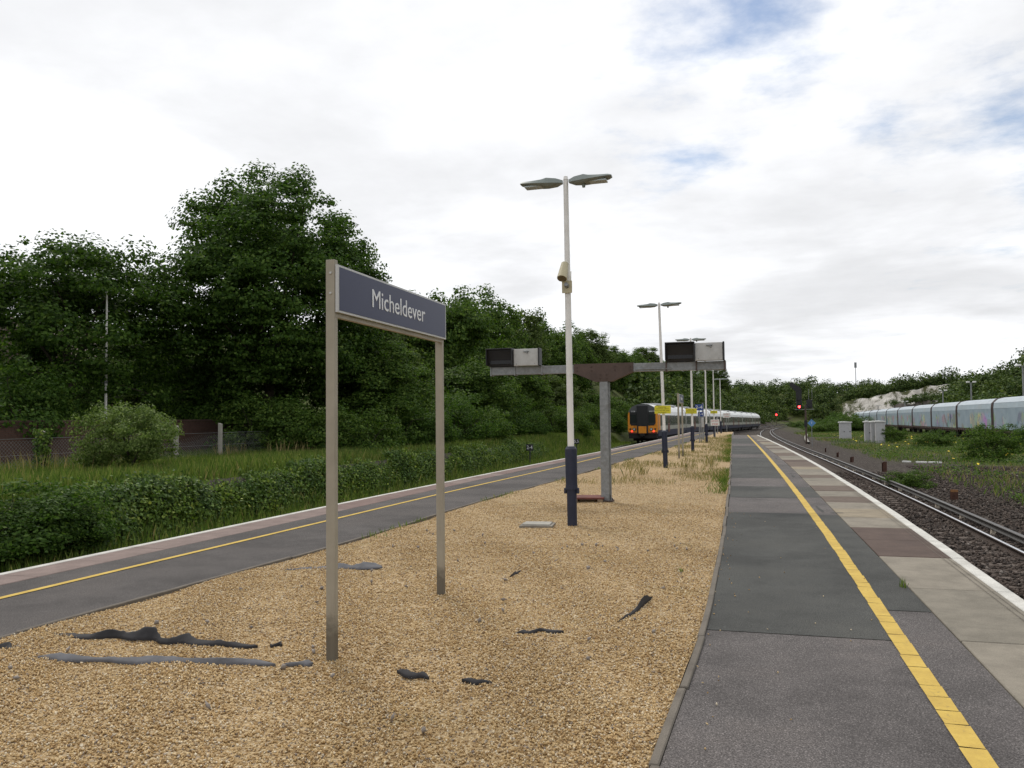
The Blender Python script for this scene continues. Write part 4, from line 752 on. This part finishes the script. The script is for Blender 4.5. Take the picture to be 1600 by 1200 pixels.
t = thing('equipment_post', (-2.9, 57, 0), 'grey equipment post with white box left of the fifth lamp', 'post'); MB().box((-.06, -.06, 0), (.06, .06, 2.5), .005).build('mast', GALV, t); MB().box((-.18, -.16, .85), (.05, -.065, 1.5), .01).build('box', SILVER, t)
for u, v, txt, lab in [(828, 708, '2-4', 'small black marker board reading 2-4 on the left bank'), (901, 699, '5,5', 'small black marker board on the left bank right of the 2-4 board')]:
    p = AX(u, v, -10.9); zg = float(ground_z(-10.9, p.y)); zt = AX(u, v - 11, -10.9).z; post_sign('marker_board', (-10.9, p.y, zg), zt - zg + .1, .38, .34, BLACK, lab, [(txt, .26, .3)], LETTER, BLACK, None, .025)
# ------------------------------------------------------------------ passenger train
ORANGE = simple('orange_paint', (.72, .27, .02), .4, var=.06, bump=0, dirt=(.45, .16, .02)); TWHITE = simple('train_white', (.62, .63, .62), .35, var=.06, bump=0, scale=2); TGREY = simple('train_grey', (.36, .36, .31), .4, var=.08, bump=0, scale=2); TROOF = simple('train_roof', (.5, .51, .52), .5, var=.1, bump=0, scale=1); TBLUE = simple('train_blue', (.02, .025, .06), .4, var=.1, bump=0); TRED = simple('train_red', (.12, .03, .022), .4, bump=0); TGLASS = simple('train_glass', (.02, .026, .025), .2, var=.1, bump=0, spec=.3); UNDER = simple('underframe', (.016, .014, .013), .85, var=.3); CABD = simple('cab_dark', (.022, .023, .025), .3, var=.1, bump=0); CABT = simple('cab_top', (.09, .095, .1), .4, bump=0)
TAIL = emit('tail_light', (1, .04, .03), 3)
prof = [(-1.33, 1.0), (-1.4, 1.35), (-1.4, 2.65), (-1.31, 3.05), (-1.02, 3.42), (-.55, 3.65), (0, 3.72), (.55, 3.65), (1.02, 3.42), (1.31, 3.05), (1.4, 2.65), (1.4, 1.35), (1.33, 1.0)]
rprof = [(-1.412, 2.68), (-1.32, 3.07), (-1.03, 3.44), (-.555, 3.67), (0, 3.74), (.555, 3.67), (1.03, 3.44), (1.32, 3.07), (1.412, 2.68)]
CL = 22.4
C_body = MB().prism(prof, .0, CL).mesh('body', TGREY); C_roof = MB().prism(rprof, .02, CL - .02).mesh('roof', TWHITE); C_band = MB().box((1.395, .3, 1.7), (1.408, CL - .3, 2.7)).box((-1.408, .3, 1.7), (-1.395, CL - .3, 2.7)).mesh('window_band', simple('band_dark', (.035, .042, .038), .3, bump=0)); C_skirt = MB().prism([(-1.36, .72), (-1.41, 1.28), (1.41, 1.28), (1.36, .72)], .05, CL - .05).mesh('skirt', TBLUE)
C_win = MB().box((1.404, 0, 1.85), (1.416, 1.75, 2.52), .004).mesh('window', TGLASS); C_door = MB().box((1.402, 0, 1.05), (1.422, 1.25, 2.68), .01).mesh('door', TRED); C_dwin = MB().box((1.41, .2, 1.9), (1.427, .55, 2.5)).box((1.41, .7, 1.9), (1.427, 1.05, 2.5)).mesh('door_window', TGLASS)
C_und = MB().box((-1.1, 4.8, .35), (1.1, CL - 4.8, .8)).box((-1.15, 1.2, .3), (1.15, 4.4, .72)).box((-1.15, CL - 4.4, .3), (1.15, CL - 1.2, .72)).mesh('underframe', UNDER); mbw = MB()
for y in (1.7, 3.9, CL - 3.9, CL - 1.7): mbw.tube((-.85, y, .42), (-.72, y, .42), .42, .42, 18).tube((.72, y, .42), (.85, y, .42), .42, .42, 18)
C_whl = mbw.mesh('wheels', UNDER, True); C_ac = MB().box((-.8, 4, 3.66), (.8, 7, 3.84), .04).box((-.8, 15, 3.66), (.8, 18, 3.84), .04).mesh('roof_unit', TROOF)
C_gang = MB().box((-.55, CL, 1.0), (.55, CL + .7, 3.3)).mesh('gangway', UNDER)
tr = thing('passenger_train', (0, 0, 0), 'white passenger train with orange and black cab end leaving past the left platform', 'train')
def path_pt(fn, y, s):                                   # next point s metres further along the track
    a = y
    for _ in range(40): a += s / 40 / math.hypot(1, float(fn(a + .5) - fn(a - .5)))
    return a
y = 76.0
for c in range(6):
    y2 = path_pt(trk_L, y, CL + .6); x1, x2 = float(trk_L(y)), float(trk_L(y2)); z1, z2 = float(RAILZ(y)), float(RAILZ(y2))
    car = link('carriage', C_body, tr, (x1, y, z1)); car.rotation_euler = (math.atan2(z2 - z1, CL), 0, -math.atan2(x2 - x1, y2 - y))
    for nm, me in (('roof', C_roof), ('window_band', C_band), ('skirt', C_skirt), ('underframe', C_und), ('wheels', C_whl), ('roof_unit', C_ac), ('gangway', C_gang)): link(nm, me, car)
    for yy in [.9 + (2.2 if c == 0 else 0), 3.0 + (2.0 if c == 0 else 0), 8.6, 10.7, 12.8, 17.0, 19.4]: link('window', C_win, car, (0, yy, 0))
    for yy in (6.6, 15.2): link('door', C_door, car, (0, yy, 0)); link('door_window', C_dwin, car, (0, yy, 0))
    if c == 0: lead = car
    y = y2
fp = [(px * .97, pz) for px, pz in prof]
cab = link('cab_front', MB().prism(fp, -.32, .0).mesh('cab_front', ORANGE), tr, lead.location); cab.rotation_euler = lead.rotation_euler
def cp(name, mb, mat): return mb.build(name, mat, cab)
cp('cab_side', MB().box((1.405, .0, 1.3), (1.418, 1.1, 2.75)).box((-1.418, 0, 1.3), (-1.405, 1.1, 2.75)), ORANGE)
cp('roof_visor', MB().prism([(-1.34, 2.95), (-1.29, 3.055), (-1.0, 3.43), (-.54, 3.66), (0, 3.735), (.54, 3.66), (1.0, 3.43), (1.29, 3.055), (1.34, 2.95)], -.335, .01), CABT)
for s in (-1, 1):
    cp('windscreen_surround', MB().prism([(s * .5, 1.72), (s * 1.04, 1.74), (s * 1.18, 1.92), (s * 1.19, 2.97), (s * .5, 2.97)], -.35, -.3), CABD); cp('windscreen', MB().prism([(s * .58, 1.98), (s * 1.14, 1.98), (s * 1.16, 2.74), (s * .58, 2.74)], -.358, -.34), TGLASS)
    cp('lamp_cluster', MB().tube((s * .78, -.32, 1.38), (s * .78, -.37, 1.38), .15, .14, 16).tube((s * 1.14, -.32, 1.4), (s * 1.14, -.36, 1.4), .09, .08, 12), CABD); cp('headlight', MB().tube((s * .78, -.371, 1.38), (s * .78, -.385, 1.38), .1, .09, 14), GLASSY); cp('tail_light', MB().tube((s * 1.0, -.33, 1.2), (s * 1.0, -.38, 1.2), .07, .065, 12), TAIL)
    cp('lower_valance', MB().prism([(s * .45, .98), (s * 1.3, 1.0), (s * 1.34, 1.14), (s * .45, 1.08)], -.34, -.3), TRED)
cp('gangway_door', MB().box((-.5, -.5, .98), (.5, -.3, 3.56), .03), CABD); cp('gangway_panel', MB().box((-.36, -.512, 1.02), (.36, -.49, 1.66), .01), ORANGE); cp('coupler', MB().box((-.22, -.75, .72), (.22, -.2, 1.0), .04).tube((0, -.5, .86), (0, -.85, .86), .14, .14, 10), UNDER); cp('front_skirt', MB().box((-1.3, -.3, .55), (1.3, .2, 1.0), .03), UNDER)
text('unit_number', '444 0', .2, LETTER, cab, face_mtx((.86, -.352, 3.02), '-y'), .5, .002); text('unit_number', '19', .2, LETTER, cab, face_mtx((-.86, -.352, 3.02), '-y'), .3, .002)
# ------------------------------------------------------------------ covered car wagons
def wagon_mat():
    M = Mat('wagon_side'); c = M.ramp(M.noise(.6, 6, .65), [(.3, (.20, .26, .315)), (.7, (.29, .36, .41))])
    tc = M.new('ShaderNodeTexCoord'); oi = M.new('ShaderNodeObjectInfo'); ad = M.new('ShaderNodeVectorMath', operation='ADD'); M.L.new(tc.outputs['Object'], ad.inputs[0]); sc = M.new('ShaderNodeVectorMath', operation='SCALE'); M.L.new(oi.outputs['Location'], sc.inputs[0]); sc.inputs['Scale'].default_value = 1.7; M.L.new(sc.outputs[0], ad.inputs[1])
    def nz(s, d, ve=None):
        n = M.new('ShaderNodeTexNoise'); n.inputs['Scale'].default_value = s; n.inputs['Detail'].default_value = d; M.L.new(ad.outputs[0], n.inputs[0]); return n
    v = M.new('ShaderNodeTexVoronoi'); v.inputs['Scale'].default_value = .8; M.L.new(ad.outputs[0], v.inputs[0]); h = M.new('ShaderNodeHueSaturation'); h.inputs['Saturation'].default_value = .55; h.inputs['Value'].default_value = .45; M.L.new(v.outputs['Color'], h.inputs['Color'])
    sx = M.new('ShaderNodeSeparateXYZ'); M.L.new(tc.outputs['Object'], sx.inputs[0])
    mr = M.new('ShaderNodeMapRange'); mr.inputs[1].default_value = 2.75; mr.inputs[2].default_value = 2.45; M.L.new(sx.outputs[2], mr.inputs[0])
    blob = M.ramp(nz(.32, 1).outputs[0], [(.46, (0, 0, 0)), (.5, (1, 1, 1))]); ltr = M.ramp(nz(1.6, 3).outputs[0], [(.44, (0, 0, 0)), (.5, (1, 1, 1))]); f = M.mix(1.0, M.mix(1.0, blob, ltr, 'MULTIPLY'), mr.outputs[0], 'MULTIPLY')
    dk = M.ramp(nz(1.6, 3).outputs[0], [(.40, (1, 1, 1)), (.44, (.3, .28, .33)), (.47, (1, 1, 1))]); g = M.mix(M.mix(1.0, blob, mr.outputs[0], 'MULTIPLY'), c, M.mix(1.0, c, dk, 'MULTIPLY')); M.col(M.mix(f, g, h.outputs[0])); M.rough(.5, 0, .4); return M.m
WSIDE = wagon_mat(); WUP = simple('wagon_upper', (.32, .39, .44), .5, var=.1, scale=1, bump=0, dirt=(.32, .36, .38)); WROOF = simple('wagon_roof', (.36, .41, .45), .55, var=.12, scale=1, bump=0); WRIB = simple('wagon_rib', (.07, .045, .042), .7, var=.2); WFR = simple('wagon_frame', (.075, .05, .043), .85, var=.3)
WL = 14.9
Wb = MB().prism([(-1.45, 1.05), (-1.45, 2.95), (1.45, 2.95), (1.45, 1.05)], .25, WL - .25).mesh('side_wall', WSIDE); Wu = MB().prism([(-1.46, 2.96), (-1.4, 3.45), (1.4, 3.45), (1.46, 2.96)], .25, WL - .25).mesh('upper_panel', WUP)
Wr = MB().prism([(-1.41, 3.46), (-1.05, 3.82), (-.5, 3.95), (.5, 3.95), (1.05, 3.82), (1.41, 3.46)], .2, WL - .2).mesh('roof', WROOF)
rb = [(-1.5, 1.0), (-1.5, 3.0), (-1.45, 3.48), (-1.1, 3.87), (-.5, 4.0), (.5, 4.0), (1.1, 3.87), (1.45, 3.48), (1.5, 3.0), (1.5, 1.0)]
Wrib = MB().prism(rb, .02, .22).mesh('end_hoop', WRIB); Wf = MB().box((-1.42, .0, .82), (1.42, WL, 1.04)).box((-1.1, 2, .55), (1.1, WL - 2, .8)).mesh('frame', WFR)
mbw = MB()
for y in (1.6, 3.0, WL - 3.0, WL - 1.6): mbw.tube((-.86, y, .38), (-.72, y, .38), .38, .38, 14).tube((.72, y, .38), (.86, y, .38), .38, .38, 14).box((-1.1, y - .35, .3), (-.95, y + .35, .62)).box((.95, y - .35, .3), (1.1, y + .35, .62))
Wwh = mbw.mesh('bogie', UNDER); Wst = MB().box((-1.47, 0, .62), (-1.42, .08, 1.0)).mesh('stanchion', WFR)
ordn = ['nearest', 'second', 'third', 'fourth', 'fifth', 'sixth', 'seventh', 'eighth', 'ninth', 'tenth', 'eleventh', 'twelfth', 'thirteenth', 'fourteenth']
y = path_pt(wag_T, 55.5, 0)
for c in range(12):
    y2 = path_pt(wag_T, y, WL + .25); x1, x2 = float(wag_T(y)), float(wag_T(y2))
    w = thing('car_wagon', (x1, y, float(RAILZ(y))), 'pale blue covered car wagon, %s in the row from the right%s' % (ordn[c], ', graffiti on its side' if c in (1, 2, 3) else ''), 'wagon', 'covered car wagons in the siding', -math.atan2(x2 - x1, y2 - y))
    for nm, me in (('side_wall', Wb), ('upper_panel', Wu), ('roof', Wr), ('frame', Wf), ('bogie', Wwh)): link(nm, me, w)
    for yy in (0, WL - .24): link('end_hoop', Wrib, w, (0, yy, 0))
    for yy in np.arange(.5, WL, 1.1): link('stanchion', Wst, w, (0, yy, 0))
    y = y2
# ------------------------------------------------------------------ signals, cabinets, stumps, yard lamps
p = G(1260, 692, -1.0); t = thing('railway_signal', gzp(p.x, p.y), 'tall black colour light signal showing red beside the right track', 'signal')
hz = AX(1250, 637, p.x).z - t.location.z
MB().box((-.08, -.08, 0), (.08, .08, hz + .2), .01).build('mast', RUSTP, t); MB().box((-.95, -.05, hz - .28), (.75, .25, hz - .22)).build('platform', GALV, t)
hd = MB().box((-.82, -.12, hz - .2), (-.32, .12, hz + 1.55), .03).build('signal_head', BLACK, t); MB().tube((-.57, -.12, hz + .0), (-.57, -.3, hz + .0), .13, .13, 16).tube((-.57, -.12, hz + .36), (-.57, -.3, hz + .36), .13, .13, 16).tube((-.57, -.12, hz + .72), (-.57, -.3, hz + .72), .13, .13, 16).build('hood', BLACK, hd)
MB().tube((-.57, -.301, hz), (-.57, -.315, hz), .11, .11, 16).build('red_lamp', emit('red_signal', (1, .03, .03), 14), hd)
MB().prism([(-.85, hz + 1.5), (-.35, hz + 1.5), (-.35, hz + 1.75), (-1.15, hz + 2.35), (-1.4, hz + 2.25), (-1.35, hz + 2.0)], -.12, .1).build('route_indicator', BLACK, t)
MB().box((.1, -.15, hz - .15), (.62, .15, hz + .65), .02).build('lower_signal', BLACK, t); MB().tube((.36, -.15, hz + .1), (.36, -.28, hz + .1), .12).build('lower_hood', BLACK, t); MB().box((.6, .1, hz - .3), (.63, .13, hz + 1.7)).box((.3, .1, hz - .3), (.33, .13, hz + 1.7)).build('ladder', GALV, t); MB().box((-.16, -.12, hz - 1.9), (.12, -.09, hz - 1.3)).build('number_plate', BLACK, t)
p = AX(1213, 648, 9.5); t = thing('railway_signal', gzp(9.5, p.y), 'distant signal showing red where the tracks curve away', 'signal'); hz = p.z - t.location.z
MB().tube((0, 0, 0), (0, 0, hz), .09, .08).build('mast', RUSTP, t); MB().box((-.35, -.1, hz - .4), (.35, .15, hz + 1.4), .03).build('signal_head', BLACK, t); MB().tube((0, -.12, hz), (0, -.3, hz), .3, .3, 16).build('red_lamp', emit('far_red_signal', (1, .03, .03), 8), t)
p = G(1269, 697, -1.0); t = thing('diamond_sign', gzp(p.x, p.y), 'blue diamond sign on a thin post right of the near signal', 'sign'); hz = AX(1268, 661, p.x).z - t.location.z
MB().tube((0, 0, 0), (0, 0, hz), .03).build('post', GALV, t); pl = MB().prism([(-.33, hz), (0, hz - .33), (.33, hz), (0, hz + .33)], -.06, -.04).build('plate', LBLUE, t); text('lettering', 'T', .26, LETTER, pl, face_mtx((0, -.063, hz), '-y'), None, .001)
CABI = simple('cabinet_grey', (.44, .44, .45), .5, var=.08, bump=0, dirt=(.36, .35, .34)); CABW = simple('cabinet_white', (.66, .66, .64), .5, var=.05, bump=0)
def cabinet(u, v, w, h, label, rz=.0, dp=.7, dx=0):
    p = G(u, v, -1.05); t = thing('equipment_cabinet', (p.x + dx, p.y, -1.1), label, 'cabinet', 'white trackside cabinets', rz); MB().box((-w / 2, -dp / 2, 0), (w / 2, dp / 2, h), .015).build('body', CABI, t); MB().prism([(-w / 2 - .09, h + .002), (w / 2 + .09, h + .002), (w / 2 + .09, h + .1), (0, h + .16), (-w / 2 - .09, h + .1)], -dp / 2 - .1, dp / 2 + .1).build('lid', CABW, t)
    for s in ((-1, 1) if w > 1 else (0,)):
        ww = w / 2 if w > 1 else w; d = MB().box((s * w / 4 - ww / 2 + .03, -dp / 2 - .015, .08), (s * w / 4 + ww / 2 - .03, -dp / 2 - .001, h - .06), .006).build('door', CABI, t); MB().box((s * w / 4 + .1, -dp / 2 - .05, h * .45), (s * w / 4 + .2, -dp / 2 - .014, h * .5)).build('handle', BLACK, d)
cabinet(1321, 686, 1.2, 1.85, 'wide white trackside cabinet standing alone in the weeds'); cabinet(1356, 690, .55, 1.95, 'narrow left cabinet of the group of three'); cabinet(1364, 690.5, .55, 1.95, 'narrow middle cabinet of the group of three', 0, .7, .1); cabinet(1374, 691, .8, 1.98, 'broad right cabinet of the group of three', 0, .7, .08)
STUMP = simple('rusty_stump', (.07, .032, .022), .9, var=.4, scale=9, bump=.4); CUTW = simple('sawn_wood', (.24, .12, .05), .9)
for i, (u, v, h, tl) in enumerate([(1491, 782, .32, 0), (1412, 753, .2, .4), (1382, 737, .45, 0), (1331, 722, .3, .1), (1309, 714, .3, 0), (1290, 706, .3, 0)]):
    p = G(u, v, -1.03); t = thing('rusty_stump', gzp(p.x, p.y), ['nearest rusty cut off stump with orange top beside the right track', 'leaning short rusty stump, second from the camera', 'tallest rusty stump, third from the camera', 'rusty stump fourth from the camera along the track', 'rusty stump fifth from the camera along the track', 'farthest rusty stump along the track'][i], 'stump', 'rusty stumps beside the track', .3 * i); t.rotation_euler = (0, tl, .3 * i)
    MB().box((-.1, -.05, -.1), (.1, -.03, h)).box((-.1, .03, -.1), (.1, .05, h * .93)).box((-.012, -.03, -.1), (.012, .03, h * .97)).build('shaft', STUMP, t); MB().box((-.1, -.052, h - .06), (.1, -.028, h + .012)).build('cut_end', CUTW if i == 0 else STUMP, t)
for i, (u, v, x, nm) in enumerate([(1598, 572, 30, 'tallest yard lamp mast at the right edge behind the wagons'), (1517, 598, 31, 'second tallest yard lamp mast behind the wagons'), (1473, 611, 32, 'yard lamp mast in front of the chalk face end'), (1414, 628, 34, 'short yard lamp mast before the chalk face'), (1372, 634, 36, 'farthest yard lamp mast near the end of the wagons')]):
    p = AX(u, v, x); t = thing('yard_lamp', (x, p.y, -1.2), nm, 'lamp mast', 'yard lamp masts'); h = p.z + 1.2; MB().tube((0, 0, 0), (0, 0, h), .14, .09, 10).build('mast', GALV, t, True); MB().box((-.5, -.06, h - .05), (.5, .06, h + .05)).build('crossarm', GALV, t)
    for s in (-.42, .42): MB().box((s - .2, -.35, h + .0), (s + .2, .1, h + .22), .03).build('floodlight', WSIGN, t)
p = at_depth(1338, 410); t = thing('radio_mast', (p.x, p.y, float(ground_z(p.x, p.y))), 'thin radio mast on the far hill skyline', 'mast'); h = 26 - t.location.z; MB().tube((0, 0, 0), (0, 0, h), .25, .12, 8).build('pole', GALV, t); MB().box((-.5, -.3, h - 2.5), (.5, .3, h), .05).build('antenna', GALV, t)
t = thing('trackside_trough', (0, 0, 0), 'pale concrete cable trough in the weeds beside the right track', 'trough'); link('lid', sweep('lid', curve([(78, 5.2), (100, 6.4), (130, 8.5)]), lambda y: RAILZ(y) - .02, 0, [(-.16, -.1), (.16, -.1), (.16, .05), (-.16, .05)], 82, 128, 20, CONC), t)
p = G(1440, 727, -1.0)
for i, (dx, dy, l) in enumerate([(0, 0, .5), (.55, -.35, .6), (-.6, .5, .4)]): tag(MB().box((-l / 2, -.08, 0), (l / 2, .08, .07), .01).build('concrete_block', WSIGN, None, False, gzp(p.x + dx, p.y + dy, .16), -.5), ['middle pale concrete piece lying in the yard weeds', 'right pale concrete piece lying in the yard weeds', 'left pale concrete piece lying in the yard weeds'][i], 'concrete block', 'pale concrete pieces')
